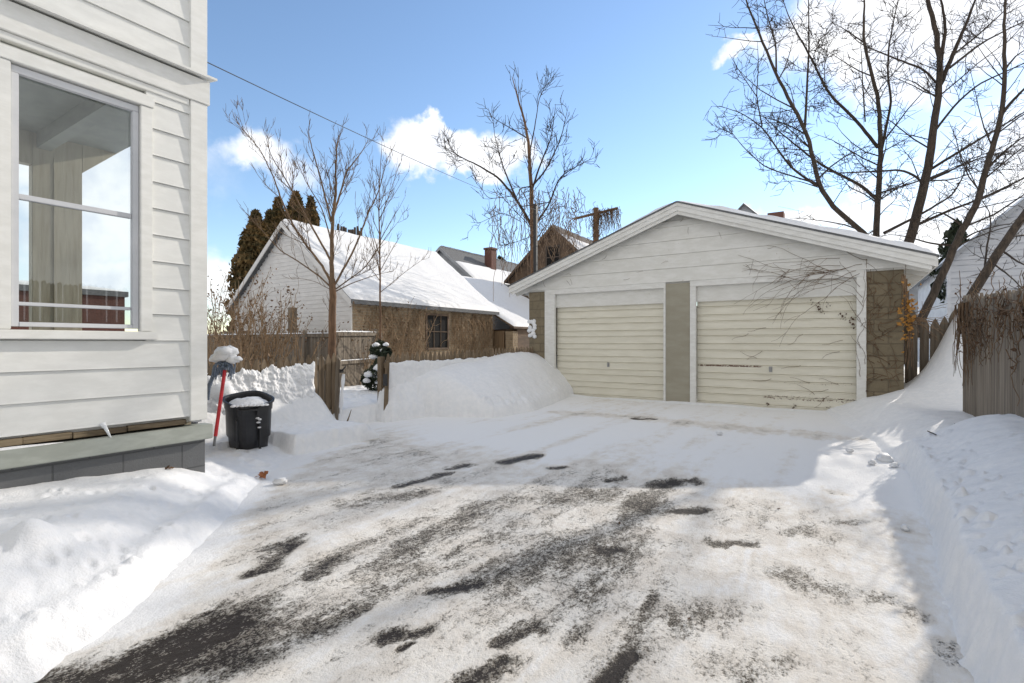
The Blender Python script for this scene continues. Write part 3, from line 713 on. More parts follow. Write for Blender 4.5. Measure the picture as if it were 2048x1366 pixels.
# ---------------------------------------------------------------- fences
def picket(mb, a, dirv, wid, thk, z0, z1, tip, lean=0.0, nrm=(0, 0)):
    d = np.array([dirv[0], dirv[1], 0.0]); n = np.array([nrm[0], nrm[1], 0.0])
    a = np.array([a[0], a[1], 0.0]); up = np.array([0, 0, 1.0]) + d * lean
    P = lambda s, z: a + d * s + up * z + np.array([0, 0, 0.0])
    poly = [P(0, z0), P(wid, z0), P(wid, z1 - tip), P(wid * .72, z1 - tip * .35), P(wid / 2, z1), P(wid * .28, z1 - tip * .35), P(0, z1 - tip)] if tip > 0 else [P(0, z0), P(wid, z0), P(wid, z1), P(0, z1)]
    mb.prism(poly, n * thk)
def fence_run(label, A, B, zt0, zt1, wid, gap, mat, tip, z0=-.1, rails=(.3, .8), side=1, jitter=.015, post_every=2.4, name='picket_fence', group=None, ph=.05, seed=1, thk=.018, zf=None):
    rs = np.random.RandomState(seed)
    A, B = np.array(A, float), np.array(B, float); L = np.linalg.norm(B - A); d = (B - A) / L; n = np.array([-d[1], d[0]]) * side
    t = thing(name, (A[0], A[1], 0), label, 'fence', group)
    m = MB(); s = 0
    while s < L - wid * .5:
        f = s / L
        picket(m, A + d * s, d, wid * rs.uniform(.94, 1.0), thk, z0, (zf(s) if zf else zt0 + (zt1 - zt0) * f) + rs.uniform(-jitter, jitter), tip, rs.uniform(-.012, .012), n + 0 * d)
        s += wid + gap
    m.build('pickets', mat, t)
    for rz in rails:
        m = MB()
        za, zb = zt0 * rz, zt1 * rz
        e = n * -.002
        p0, p1_ = A + e, B + e
        q0, q1 = p0 - n * .045, p1_ - n * .045
        m.add([(p0[0], p0[1], za), (p1_[0], p1_[1], zb), (q1[0], q1[1], zb), (q0[0], q0[1], za), (p0[0], p0[1], za + .085), (p1_[0], p1_[1], zb + .085), (q1[0], q1[1], zb + .085), (q0[0], q0[1], za + .085)],
              [(0, 1, 2, 3), (4, 7, 6, 5), (0, 4, 5, 1), (1, 5, 6, 2), (2, 6, 7, 3), (3, 7, 4, 0)])
        m.build('rail', mat, t)
    k = max(1, int(round(L / post_every)))
    for i in range(k + 1):
        f = i / k; p = A + (B - A) * f - n * .095
        zt = zt0 + (zt1 - zt0) * f + ph
        MB().box((p[0] - .045, p[1] - .045, -.2), (p[0] + .045, p[1] + .045, zt)).build('post', mat, t, .004)
    return t
FX = -6.27
# picket fence along the driveway, left stretch (plastered with snow) and right stretch (buried by the mound)
pf_left = fence_run('weathered picket fence with its left stretch plastered white by wind-blown snow behind the black bin', (FX, 2.35), (FX, 4.86), .98, 1.10, .085, .022, 'picket_wood', .10, rails=(.3, .78), side=-1, post_every=2.5, seed=3, ph=-.12)
pf_right = fence_run('picket fence buried to its tips by the big snow mound beside the garage', (FX, 5.86), (FX, 10.6), 1.07, 1.16, .085, .03, 'picket_wood', .10, rails=(.3, .78), side=-1, seed=4, ph=-.05)
# snow plastered on the left stretch: a rough thick slab
ny2, nz2 = 260, 80
Yg, Tg = np.meshgrid(np.linspace(2.3, 4.52, ny2), np.linspace(0, 1, nz2), indexing='ij')
topz = .82 + .065 * (Yg - 2.3) + .05 * fbm(Yg * 4.1, Yg * 0 + .3, 6, 5, .8)
zz = .1 + (topz - .1) * Tg
endf = ss(4.54, 4.40, Yg + .04 * perlin(Tg * 6, Tg * 0 + 1, 7))
thk = (.05 + .17 * (1 - Tg) ** 1.3 + .08 * fbm(Yg * 2.3, zz * 2.6, 6, 15, .62) + .012 * fbm(Yg * 13 + zz * 9, zz * 12, 3, 16, .7)) * np.clip((1 - Tg) / .06, .12, 1) ** .5
xx = FX + .024 + np.maximum(thk, .004) * np.clip(endf, .03, 1) - .06 * (1 - np.clip(endf * 30, 0, 1))
ii = np.arange(ny2 * nz2).reshape(ny2, nz2)
link('snow_cover', np_mesh('snow_cover', np.stack([xx, Yg, zz], -1), np.stack([ii[:-1, :-1], ii[1:, :-1], ii[1:, 1:], ii[:-1, 1:]], -1)), 'snow', pf_left, True)
# snow on the pickets of the right stretch near the gate
Yg, Tg = np.meshgrid(np.linspace(5.88, 10.5, 260), np.linspace(0, 1, 30), indexing='ij')
topz = .92 + .02 * (Yg - 6) - .02 * ss(6.6, 7.4, Yg) + .035 * fbm(Yg * 5, Yg * 0 + .4, 4, 25, .6)
zz = .25 + (topz - .25) * Tg
thk = (.03 + .06 * (1 - Tg) + .03 * fbm(Yg * 5, zz * 5, 4, 35)) * np.clip((1 - Tg) / .05, .1, 1) ** .5
thk = thk * np.clip(ss(5.86, 5.98, Yg) * ss(.12, .32, zz - .16 + .3 * ss(6.2, 6.8, Yg) + .15 * perlin(Yg * 5, Yg * 0, 2)), .02, 1)
ii = np.arange(260 * 30).reshape(260, 30)
link('snow_cover', np_mesh('snow_cover', np.stack([FX + .02 + thk - .03 * (thk < .004), Yg, zz], -1), np.stack([ii[:-1, :-1], ii[1:, :-1], ii[1:, 1:], ii[:-1, 1:]], -1)), 'snow', pf_right, True)
# gate posts and the narrow leaning gate seen edge on
gp = thing('fence_post', (-6.22, 5.80, 0), 'brown wooden gate post standing at the edge of the snow mound', 'post')
m = MB(); a_ = at(775, 722, 8.25); b_ = at(770, 842, 8.15)
m.tube(b_ - np.array([0, 0, .2]), a_, .05, .047, 4); m.build('post', 'picket_wood', gp, .004)
m = MB(); c = at(773, 760, 8.2); m.box((c[0] - .015, c[1] - .06, c[2] - .09), (c[0] + .075, c[1] - .05, c[2] + .1)); m.build('hinge', 'black_metal', gp)
gate = thing('garden_gate', tuple(on_z(676, 858, 0)), 'narrow open wooden gate standing edge on with snow down its side', 'gate')
g0, g1 = at(673, 858, 7.45), at(681, 715, 7.45)
m = MB()
for i in range(5):
    o = np.array([-.105 * i, -.012 * i, 0]); m.prism([g0 + o, g0 + o + (-.09, -.01, 0), g1 + o + (-.09, -.01, -.06), g1 + o + (-.045, -.005, 0), g1 + o + (0, 0, -.06)], (-.004, .025, 0))
m.build('boards', 'fence_grey', gate)
for f in (.25, .78):
    p = g0 + (g1 - g0) * f; MB().box((p[0] - .5, p[1] + .03, p[2] - .04), (p[0] + .0, p[1] + .065, p[2] + .04)).build('rail', 'fence_grey', gate)
m = MB(); p = at(684, 742, 7.35); m.box((p[0] - .02, p[1] - .03, p[2] - .025), (p[0] + .02, p[1] + .01, p[2] + .025)); m.tube(p, p + np.array([.10, -.02, .07]), .01, .01, 6); m.build('latch', 'black_metal', gate)
sn = [at(679 + 8 * t_, 856 - 108 * t_, 7.38) for t_ in np.linspace(0, 1, 24)]
T_ = Tubes(); T_.add(np.array(sn), .022 + .006 * np.sin(np.arange(24) * .7), 8); T_.build('snow_strip', 'snow', gate)
m = MB(); p = at(690, 850, 7.3); m.prism([p, p + (.02, 0, -.03), p + (.09, .03, .22), p + (.06, .02, .14)], (-.02, .03, 0)); m.build('splinter', 'picket_wood', gate)

# taller board fence along the back of the yard
bf = fence_run('tall weathered board fence with a snow-dusted rail in front of the barn gable', (-22, 9.25), (-10.15, 9.25), 1.62, 1.60, .14, .006, 'fence_brown', .10, rails=(.88, .35), side=1, jitter=.02, post_every=2.9, name='board_fence', ph=.0, seed=7)
for zc in (1.495,):
    blob_strip('rail_snow', [(x_, 9.225, zc + .012) for x_ in np.linspace(-21.5, -10.2, 150)], .04, .035, bf, 5)
bg_ = fence_run('solid wooden fence panel with snow on its crossbar right of the slender tree', (-10.1, 9.15), (-9.55, 7.35), 1.47, 1.44, .14, .004, 'fence_brown', 0, rails=(.97, .52), side=-1, jitter=.004, post_every=1.9, name='board_fence', ph=.03, seed=9)
blob_strip('rail_snow', [np.array([-10.1, 9.15, 1.515]) * (1 - f) + np.array([-9.55, 7.35, 1.49]) * f for f in np.linspace(0, 1, 40)], .035, .03, bg_, 5)
blob_strip('rail_snow', [np.array([-10.07, 9.15, .845]) * (1 - f) + np.array([-9.52, 7.35, .83]) * f for f in np.linspace(0, 1, 40)], .025, .02, bg_, 6)
pc = on_y(585, 615, 9.9)
fp = thing('wooden_post', (pc[0], 9.9, 0), 'thick brown post rising above the tall board fence before the barn gable', 'post')
MB().box((pc[0] - .1, 9.8, -.2), (pc[0] + .1, 10.0, pc[2])).build('post', 'fence_brown', fp, .01)
# old grey pickets beside the garage, tall stockade fence on the right
of = fence_run('crooked old grey pickets between the garage corner and the snowdrift', (.93, 11.25), (2.6, 11.25), 1.80, 1.55, .13, .008, 'fence_brown', .14, rails=(.3, .75), side=-1, jitter=.10, post_every=1.7, name='picket_fence', seed=12, ph=-.1)
sf = fence_run('tall grey stockade fence of split boards overgrown with bare vines on the right', (1.34, 9.02), (1.34, -3.5), 1.80, 1.62, .062, .004, 'fence_grey', .03, rails=(.25, .88), side=-1, jitter=.03, post_every=2.4, name='stockade_fence', seed=14, ph=-.1, thk=.022, z0=.0,
               zf=lambda s_: 1.86 - .055 * s_ if s_ < 2.85 else 2.2)  # unseen near stretch raised higher than the visible boards to cast a wider shadow

# ---------------------------------------------------------------- buildings behind
def gable_house(root, x0, x1, y0, y1, ze, zr, wall, roof, over=.25, snow=True, snow_part=(0, 1), thick=.12, lap=None, fmat=None, zb=-.2):
    """ridge along Y; gable ends at y0 and y1"""
    xc = (x0 + x1) / 2; sl = (zr - ze) / ((x1 - x0) / 2)
    m = MB(); m.prism([(x0, y0, zb), (x1, y0, zb), (x1, y0, ze), (xc, y0, zr), (x0, y0, ze)], (0, y1 - y0, 0)); m.build('wall', wall, root)
    for s in (-1, 1):
        xe = (x0 if s < 0 else x1) + s * over
        rz = lambda x, d=0: zr - sl * abs(x - xc) + d
        m = MB(); m.prism([(xe, y0 - over, rz(xe, .02)), (xc, y0 - over, zr + .02), (xc, y0 - over, zr + .02 + thick), (xe, y0 - over, rz(xe, .02 + thick))], (0, y1 - y0 + 2 * over, 0)); m.build('roof', roof, root)
        m = MB(); m.prism([(xe, y0 - over - .03, rz(xe, -.06)), (xc, y0 - over - .03, zr - .06), (xc, y0 - over - .03, zr + .015 + thick), (xe, y0 - over - .03, rz(xe, .015 + thick))], (0, .028, 0)); m.build('rake_board', fmat or wall, root)
        if snow:
            a, b = snow_part if s > 0 else (0, 1)
            n1_, n2_ = 40, 70
            U_, Vv = np.meshgrid(np.linspace(a, b, n1_), np.linspace(0, 1, n2_), indexing='ij')
            wob_ = .04 * perlin(Vv * 11, Vv * 0, 5) * (b < 1) + 0
            U2 = np.clip(U_ - wob_ * (U_ - a) / max(b - a, .01) * 0 + (wob_ * (U_ - a) / max(b - a, .01)), 0, 1)
            X_ = xe + (xc - xe) * U2; Y_ = y0 - over + (y1 - y0 + 2 * over) * Vv
            e_ = np.minimum(np.minimum(U_ - a, b - U_ + (.2 if b >= 1 else 0)) / .02, np.minimum(Vv, 1 - Vv) / .008)
            Z_ = zr + .02 + thick + .012 - sl * np.abs(X_ - xc) + (.10 + .05 * fbm(X_ * .8, Y_ * .8, 3, 44)) * np.clip(e_, 0, 1) ** .5
            ii = np.arange(n1_ * n2_).reshape(n1_, n2_)
            link('roof_snow', np_mesh('roof_snow', np.stack([X_, Y_, Z_], -1), np.stack([ii[:-1, :-1], ii[1:, :-1], ii[1:, 1:], ii[:-1, 1:]], -1)), 'snow', root, True)
def side_window(root, x, y0, y1, z0, z1, mat='far_white', nv=2, nh=2):
    f = MB(); b = .07
    f.box((x, y0 - b, z0 - b), (x + .04, y0, z1 + b)); f.box((x, y1, z0 - b), (x + .04, y1 + b, z1 + b)); f.box((x, y0 + .001, z1), (x + .04, y1 - .001, z1 + b)); f.box((x - .0, y0 + .001, z0 - b), (x + .06, y1 - .001, z0))
    for i in range(1, nv + 1): yy = y0 + (y1 - y0) * i / (nv + 1); f.box((x + .008, yy - .012, z0), (x + .026, yy + .012, z1))
    for i in range(1, nh + 1): z_ = z0 + (z1 - z0) * i / (nh + 1); f.box((x + .01, y0, z_ - .014), (x + .03, y1, z_ + .014))
    w_ = f.build('window', mat, root); MB().box((x + .001, y0, z0), (x + .006, y1, z1)).build('pane', 'dark_void', w_); return w_
def front_window(root, y, x0, x1, z0, z1, mat='far_white'):
    f = MB(); b = .07
    f.box((x0 - b, y - .04, z0 - b), (x0, y, z1 + b)); f.box((x1, y - .04, z0 - b), (x1 + b, y, z1 + b)); f.box((x0 + .001, y - .04, z1), (x1 - .001, y, z1 + b)); f.box((x0 + .001, y - .06, z0 - b), (x1 - .001, y, z0))
    f.box((x0, y - .03, (z0 + z1) / 2 - .03), (x1, y - .01, (z0 + z1) / 2 + .03))
    w_ = f.build('window', mat, root); MB().box((x0, y - .006, z0), (x1, y - .001, z1)).build('pane', 'dark_void', w_); return w_
BX, BY0 = -13.0, 10.75
BY1 = on_x(985, 622, BX)[1]
barn = thing('barn', (-16.4, BY0, 0), 'white gabled barn with a snowy roof and a vine-covered brick side wall', 'barn')
gable_house(barn, -19.75, BX, BY0, BY1, 2.62, 5.32, 'barn_brick', 'shingle_grey', .22, True, fmat='barn_white')
m = MB(); bz = lambda lo, p, q: (max(p, -16.375 - (5.32 - lo - .05) / .8), min(q, -16.375 + (5.32 - lo - .05) / .8))
clap(m, 'x', BY0 - .012, -19.75, BX + .01, 1.55, 5.25, .14, .014, -1.0, top=bz); m.build('gable_siding', 'barn_white', barn)
MB().box((-19.7, BY0 - .03, -.1), (BX - .01, BY0 - .004, 1.54)).build('gable_base', 'far_grey', barn)
wa, wb = on_x(853, 630, BX), on_x(894, 695, BX)
side_window(barn, BX + .004, wa[1], wb[1], wb[2], wa[2], 'far_brown', 2, 1)
for i in range(26):
    yy = BY0 + .1 + i * .3; MB().box((BX + .004, yy, 2.46), (BX + .2, yy + .06, 2.56)).build('rafter_tail', 'far_grey', barn)
# lean-to beyond the barn
lt = thing('lean_to_shed', (-13, BY1 + .3, 0), 'low lean-to shed with a steep snowy roof and a plank door at the barn end', 'shed')
ly0, ly1 = BY1 + .25, BY1 + 6.5
c0 = on_y(1028, 653, ly0)
m = MB(); m.box((-16, ly0 + .5, -.2), (c0[0] - .15, ly1, c0[2] - .1)); m.build('wall', 'far_brown', lt)
m = MB(); m.box((-12.55, ly0 + .1, -.2), (c0[0] - .12, ly0 + .49, 1.75)); m.build('brick_pier', 'barn_brick', lt)
dA, dB = on_y(990, 662, ly0 + .3), on_y(1013, 700, ly0 + .3)
MB().box((dA[0] - .15, ly0 + .26, -.1), (dB[0] - .1, ly0 + .32, dA[2])).build('door', 'barn_door_wood', lt)
xr0, zr0 = c0[0], c0[2]; slp = .55; xtop = -17.0
pr = [(xr0, ly0, zr0 - .08), (xtop, ly0, zr0 - .08 + slp * (xr0 - xtop)), (xtop, ly0, zr0 + slp * (xr0 - xtop)), (xr0, ly0, zr0)]
MB().prism(pr, (0, ly1 - ly0, 0)).build('roof', 'far_brown', lt)
U_, Vv = np.meshgrid(np.linspace(0, 1, 40), np.linspace(0, 1, 40), indexing='ij')
X_ = xr0 + (xtop - xr0) * U_; Y_ = ly0 + (ly1 - ly0) * Vv
Z_ = zr0 + .01 + slp * (xr0 - X_) + (.1 + .05 * fbm(X_, Y_, 3, 3)) * np.clip(np.minimum(U_, Vv) / .03, 0, 1) ** .5
ii = np.arange(1600).reshape(40, 40)
link('roof_snow', np_mesh('roof_snow', np.stack([X_, Y_, Z_], -1), np.stack([ii[:-1, :-1], ii[:-1, 1:], ii[1:, 1:], ii[1:, :-1]], -1)), 'snow', lt, True)
# grey roofed house with chimney
g1_ = thing('grey_house', (-20.9, 24, 0), 'grey house with half-bare shingle roof and brick chimney behind the barn', 'house')
gable_house(g1_, -23.3, -18.5, 24.2, 36, 5.05, 7.0, 'far_grey', 'shingle_grey', .25, True, (0, .52), fmat='far_grey')
cc = at(981, 500, 34.0)
MB().box((cc[0] - .28, cc[1] - .28, 5.5), (cc[0] + .28, cc[1] + .28, cc[2])).box((cc[0] - .34, cc[1] - .34, cc[2] + .001), (cc[0] + .34, cc[1] + .34, cc[2] + .12)).build('chimney', 'chimney_brick', g1_)
for yy in (26, 29, 32): side_window(g1_, -18.5 + .004, yy, yy + 1.0, 3.2, 4.5)
# brown overgrown house
g2_ = thing('brown_house', (-14.2, 26, 0), 'brown shingled house gable overgrown with bare vines behind the garage roof', 'house')
gable_house(g2_, -17.2, -11.2, 26.2, 38, 5.1, 7.85, 'far_brown', 'shingle_brown', .25, True, (.3, .8), fmat='far_brown')
front_window(g2_, 26.2 - .004, -14.6, -13.8, 5.6, 6.8, 'shingle_brown')
# white house on the far right
g3_ = thing('white_gable_house', (8.5, 30, 0), 'white clapboard house with a steep gable behind the leaning trees', 'house')
gable_house(g3_, 3.95, 13.1, 30, 42, 4.95, 9.2, 'far_white', 'shingle_grey', .3, True, fmat='far_grey')
m = MB(); clap(m, 'x', 30 - .01, 3.95, 13.1, .2, 4.9, .28, .07, -1.0); m.build('siding', 'far_white', g3_)
m = MB(); clap(m, 'x', 30 - .01, 3.95, 13.1, 4.92, 9.0, .28, .07, -1.0, top=lambda lo, p, q: (max(p, 8.525 - (9.1 - lo) / .93), min(q, 8.525 + (9.1 - lo) / .93))); m.build('siding', 'far_white', g3_)
m = MB(); m.box((3.85, 29.93, -.1), (3.99, 30.05, 4.9)); m.build('corner_board', 'far_white', g3_)
front_window(g3_, 30 - .03, 9, 10, 2.0, 3.6)
# pale house far off beyond the corner, and a distant roof above the garage
g4_ = thing('pale_house', (9, 48, 0), 'pale blue-grey house far off, seen in the gap right of the garage', 'house')
gable_house(g4_, 2.5, 12, 46, 56, 4.4, 7.2, 'far_grey', 'shingle_grey', .3, True, fmat='far_white')
front_window(g4_, 46 - .004, 5, 6.2, 1.5, 3.2); front_window(g4_, 46 - .004, 8, 9.2, 1.5, 3.2)
g5_ = thing('distant_house', (-6, 62, 0), 'distant house whose dark roof tip shows just above the garage roof', 'house')
pt = on_y(1488, 410, 62)
gable_house(g5_, pt[0] - 3.2, pt[0] + 3.2, 62, 74, pt[2] - 3.2, pt[2], 'far_grey', 'shingle_grey', .3, True, fmat='shingle_grey')
pt = on_y(1553, 428, 64)
MB().box((pt[0] - .8, 63, pt[2] - 3.0), (pt[0] + .8, 64.5, pt[2])).build('chimney', 'chimney_brick', g5_)
MB().box((pt[0] - 4, 62.5, -.2), (pt[0] + 1.5, 70, pt[2] - 2.5)).build('wing', 'far_grey', g5_)
# brick building seen through the porch window
g6_ = thing('brick_building', (-24.5, 8, 0), 'red brick building with a snowy roof seen through the window panes', 'building')
bp = at(215, 592, 21)
m = MB(); m.box((-31, bp[1] - 9, -.2), (bp[0], bp[1] + .6, bp[2])); m.build('wall', 'red_brick', g6_)
MB().box((-31.2, bp[1] - 9.2, bp[2] + .001), (bp[0] + .1, bp[1] + .7, bp[2] + .22)).build('roof', 'shingle_grey', g6_)
blob_strip('roof_snow', [(bp[0] - .15, y_, bp[2] + .22) for y_ in np.linspace(bp[1] - 9, bp[1] + .65, 40)], .2, .2, g6_, 3)

# ---------------------------------------------------------------- trees
def resample(P, n):
    P = np.asarray(P, float); s = np.concatenate([[0], np.cumsum(np.linalg.norm(np.diff(P, axis=0), axis=1))])
    t = np.linspace(0, s[-1], n)
    # smooth with a small Catmull-like pass
    Q = np.stack([np.interp(t, s, P[:, i]) for i in range(3)], 1)
    for _ in range(2):
        Q[1:-1] = .25 * Q[:-2] + .5 * Q[1:-1] + .25 * Q[2:]
    return Q
LIMB = .72
DEP0 = {21: 16.0, 22: 16.6, 23: 14.5, 24: 11.2, 25: 9.9}
def spray(tubes, pts, rad, rng, level, dens, lscale, t0=.15, ang=(28, 58), up=.25, minr=.003, wob=.12, flat=None, cap=None):
    """side shoots along a limb, then shoots on those"""
    L = np.linalg.norm(np.diff(pts, axis=0), axis=1).sum()
    n = max(1, int(L * dens * rng.uniform(.8, 1.2)))
    if cap: n = min(n, cap)
    for _ in range(n):
        t = t0 + (1 - t0) * rng.uniform(0, 1) ** .85
        f = t * (len(pts) - 1); i = min(int(f), len(pts) - 2); fr_ = f - i
        p = pts[i] * (1 - fr_) + pts[i + 1] * fr_; r = rad[i] * (1 - fr_) + rad[i + 1] * fr_
        T = pts[i + 1] - pts[i]; T /= np.linalg.norm(T) + 1e-9
        side = np.cross(T, rng.normal(size=3)); side /= np.linalg.norm(side) + 1e-9
        a = R(rng.uniform(*ang)); d = T * math.cos(a) + side * math.sin(a)
        ln = max(lscale * L * (1.05 - .7 * t) * rng.uniform(.45, 1.15), minr * 34)
        k = 5 if level > 1 else 4
        q = [p]; step = ln / (k - 1)
        for j in range(k - 1):
            d = d + rng.normal(size=3) * wob + np.array([0, 0, up * .5]); d /= np.linalg.norm(d); q.append(q[-1] + d * step)
        q = np.array(q); r0 = max(min(r * .62, ln * .0105), minr); rd = np.linspace(r0, max(minr * .6, r0 * .25), k)
        tubes.add(q, rd, 4 if r0 > .012 else 3)
        if level > 1: spray(tubes, q, rd, rng, level - 1, dens * 1.5, lscale * .95, .15, ang, up, minr, wob, cap=10)
def traced(px, depth, rng, lean=None, spread=1.2, done=None):
    """limb outline read off the photo and set out in depth: each limb swings nearer or farther along its length"""
    n = len(px); s = rng.uniform(-spread, spread) if lean is None else lean
    if done:                                     # spring from the limb it grows on
        D = np.concatenate(done); j = np.argmin((D[:, 0] - px[0][0]) ** 2 + (D[:, 1] - px[0][1]) ** 2); depth = D[j, 2]
    if done is not None:
        f = np.linspace(0, n - 1, 30); done.append(np.stack([np.interp(f, range(n), [p[0] for p in px]), np.interp(f, range(n), [p[1] for p in px]), depth + s * f / (n - 1)], 1))
    return np.array([at(u, v, depth + s * (i / (n - 1))) for i, (u, v) in enumerate(px)])
def make_tree(name, label, base, limbs, depth, tr, mat, tmat, seed, group=None, dens=2.2, lsc=.33, level=3, up=.2, minr=.004, wob=.08, trunk_ext=None, cat='tree', spread=1.3, ang=(28, 58), cap=40):
    rng = np.random.RandomState(seed)
    root = thing(name, base, label, cat, group)
    T = Tubes(); TW = Tubes(); done = []
    for i, (px, r0, r1) in enumerate(limbs):
        P = traced(px, depth, rng, 0.0 if i == 0 else None, spread, done)
        if i == 0 and trunk_ext is not None: P = np.concatenate([[np.array(trunk_ext, float)], P])
        n = max(10, len(px) * 4); Q = resample(P, n); k_ = (depth / DEP0.get(seed, depth)) * (.84 if i == 0 else LIMB * (.8 if seed in (11, 13) else 1)); rad = (np.linspace(1, 0, n) ** .8 * (r0 - r1) + r1) * k_
        if i == 0: rad[:2] *= (1.25, 1.1)
        Q[1:-1] += rng.normal(size=(n - 2, 3)) * r0 * .07
        (T if i == 0 else TW).add(Q, rad, 9 if r0 > .05 else 6)
        spray(TW, Q, rad, rng, level, dens * (0.5 if i == 0 else 1), lsc, .35 if i == 0 else .12, ang, up, minr, wob, cap=cap)
    T.build('trunk', tmat, root); TW.build('crown', mat, root)
    return root
Z4 = lambda L: [(400 + x / 2.626, 200 + y / 2.626) for x, y in L]
Z5 = lambda L: [(800 + x / 2.732, 120 + y / 2.732) for x, y in L]
Z7 = lambda L: [(1440 + x / 2.135, y / 2.135) for x, y in L]
b1 = at(665, 700, 10.0)
make_tree('slender_tree', 'slender bare young tree with brown bark in front of the barn gable', (b1[0], b1[1], .2),
  [(Z4([(693, 1300), (695, 1150), (697, 1010), (692, 940)]), .10, .075),
   (Z4([(694, 1000), (690, 900), (693, 700), (700, 600), (715, 450), (712, 300), (730, 190)]), .085, .008),
   (Z4([(690, 985), (620, 920), (520, 850), (420, 790), (330, 690), (250, 600)]), .032, .006),
   (Z4([(690, 965), (650, 880), (570, 780), (490, 660), (430, 530), (385, 400), (310, 250), (240, 170), (215, 140)]), .045, .006),
   (Z4([(690, 850), (630, 740), (550, 600), (460, 430), (370, 290), (345, 190)]), .04, .006),
   (Z4([(690, 640), (640, 440), (610, 330), (580, 220), (560, 150)]), .038, .006),
   (Z4([(700, 610), (740, 480), (770, 370), (840, 290), (890, 200)]), .038, .006),
   (Z4([(700, 980), (760, 880), (830, 740), (880, 600), (940, 480), (985, 300)]), .04, .006),
   (Z4([(703, 1010), (800, 960), (920, 920), (1000, 900)]), .022, .005), (Z4([(703, 1000), (870, 880), (960, 740), (1040, 640)]), .026, .005),
   (Z4([(693, 1000), (600, 950), (480, 930)]), .012, .004), (Z4([(693, 760), (640, 560), (560, 440), (500, 300)]), .025, .005)],
  10.0, .1, 'twig_brown', 'bark_warm', 11, dens=6.0, lsc=.38, up=.34, ang=(18, 45), minr=.0042, spread=1.0, trunk_ext=(b1[0], b1[1], -.1))
b2 = at(760, 700, 11.4)
make_tree('thin_sapling', 'thin straight bare sapling just right of the slender tree', (b2[0], b2[1], .2),
  [(Z4([(945, 1330), (948, 1100), (945, 800), (940, 600), (942, 400), (955, 250)]), .035, .006), (Z4([(945, 900), (1000, 800), (1060, 700)]), .012, .004), (Z4([(945, 950), (880, 860), (850, 800)]), .012, .004),
   (Z4([(942, 640), (1000, 480), (1050, 330)]), .014, .004), (Z4([(948, 1010), (1080, 900), (1180, 830)]), .012, .004), (Z4([(941, 600), (910, 430), (890, 300)]), .012, .004)],
  11.4, .03, 'twig_brown', 'bark_warm', 12, dens=5.0, lsc=.40, up=.34, ang=(18, 45), minr=.0042, trunk_ext=(b2[0], b2[1], -.1), spread=.8)
b3 = at(1068, 560, 22)
bt = make_tree('vine_hung_tree', 'tall bare tree hung with dry vines behind the left end of the garage roof', (b3[0], b3[1], 0),
  [(Z5([(728, 1120), (725, 900), (715, 700), (710, 550), (700, 430), (670, 280), (630, 170), (612, 90)]), .21, .015),
   (Z5([(725, 920), (660, 800), (620, 740), (545, 650), (440, 580), (350, 540), (215, 460)]), .12, .012), (Z5([(640, 770), (590, 650), (555, 560), (520, 430), (510, 350)]), .075, .01),
   (Z5([(716, 690), (660, 700), (640, 740)]), .05, .03), (Z5([(718, 720), (770, 560), (830, 420), (850, 240)]), .08, .01), (Z5([(722, 690), (800, 600), (880, 430), (920, 250)]), .07, .01),
   (Z5([(727, 920), (820, 780), (870, 640), (960, 580), (1070, 530)]), .085, .01), (Z5([(655, 880), (560, 830), (480, 870), (390, 910)]), .03, .008), (Z5([(600, 745), (480, 760), (420, 660), (400, 620)]), .03, .008),
   (Z5([(700, 430), (600, 370), (530, 330), (480, 290)]), .05, .008), (Z5([(705, 520), (740, 350), (760, 200), (810, 120)]), .055, .008), (Z5([(727, 960), (620, 1000), (540, 1010)]), .03, .008), (Z5([(730, 900), (880, 790), (990, 830)]), .03, .008)],
  22, .2, 'twig_dark', 'bark_warm', 13, dens=3.0, lsc=.26, up=.22, wob=.1, minr=.0118, trunk_ext=(b3[0], b3[1], -.1), spread=2.2)
rng = np.random.RandomState(77)
TT = Tubes()
for i in range(170):
    u, v = rng.uniform(985, 1165), rng.uniform(370, 470); p = at(u, v, 22 + rng.uniform(-1.6, 1.6)); ln = rng.uniform(.6, 2.6) * (1.15 if u < 1060 else .8)
    q = [p + np.array([0, 0, 0.0])]
    for j in range(6): q.append(q[-1] + np.array([rng.normal() * .10, rng.normal() * .10, -ln / 6]))
    TT.add(np.array(q), np.linspace(.014, .009, 7), 3)
TT.build('hanging_vines', 'twig_brown', bt)
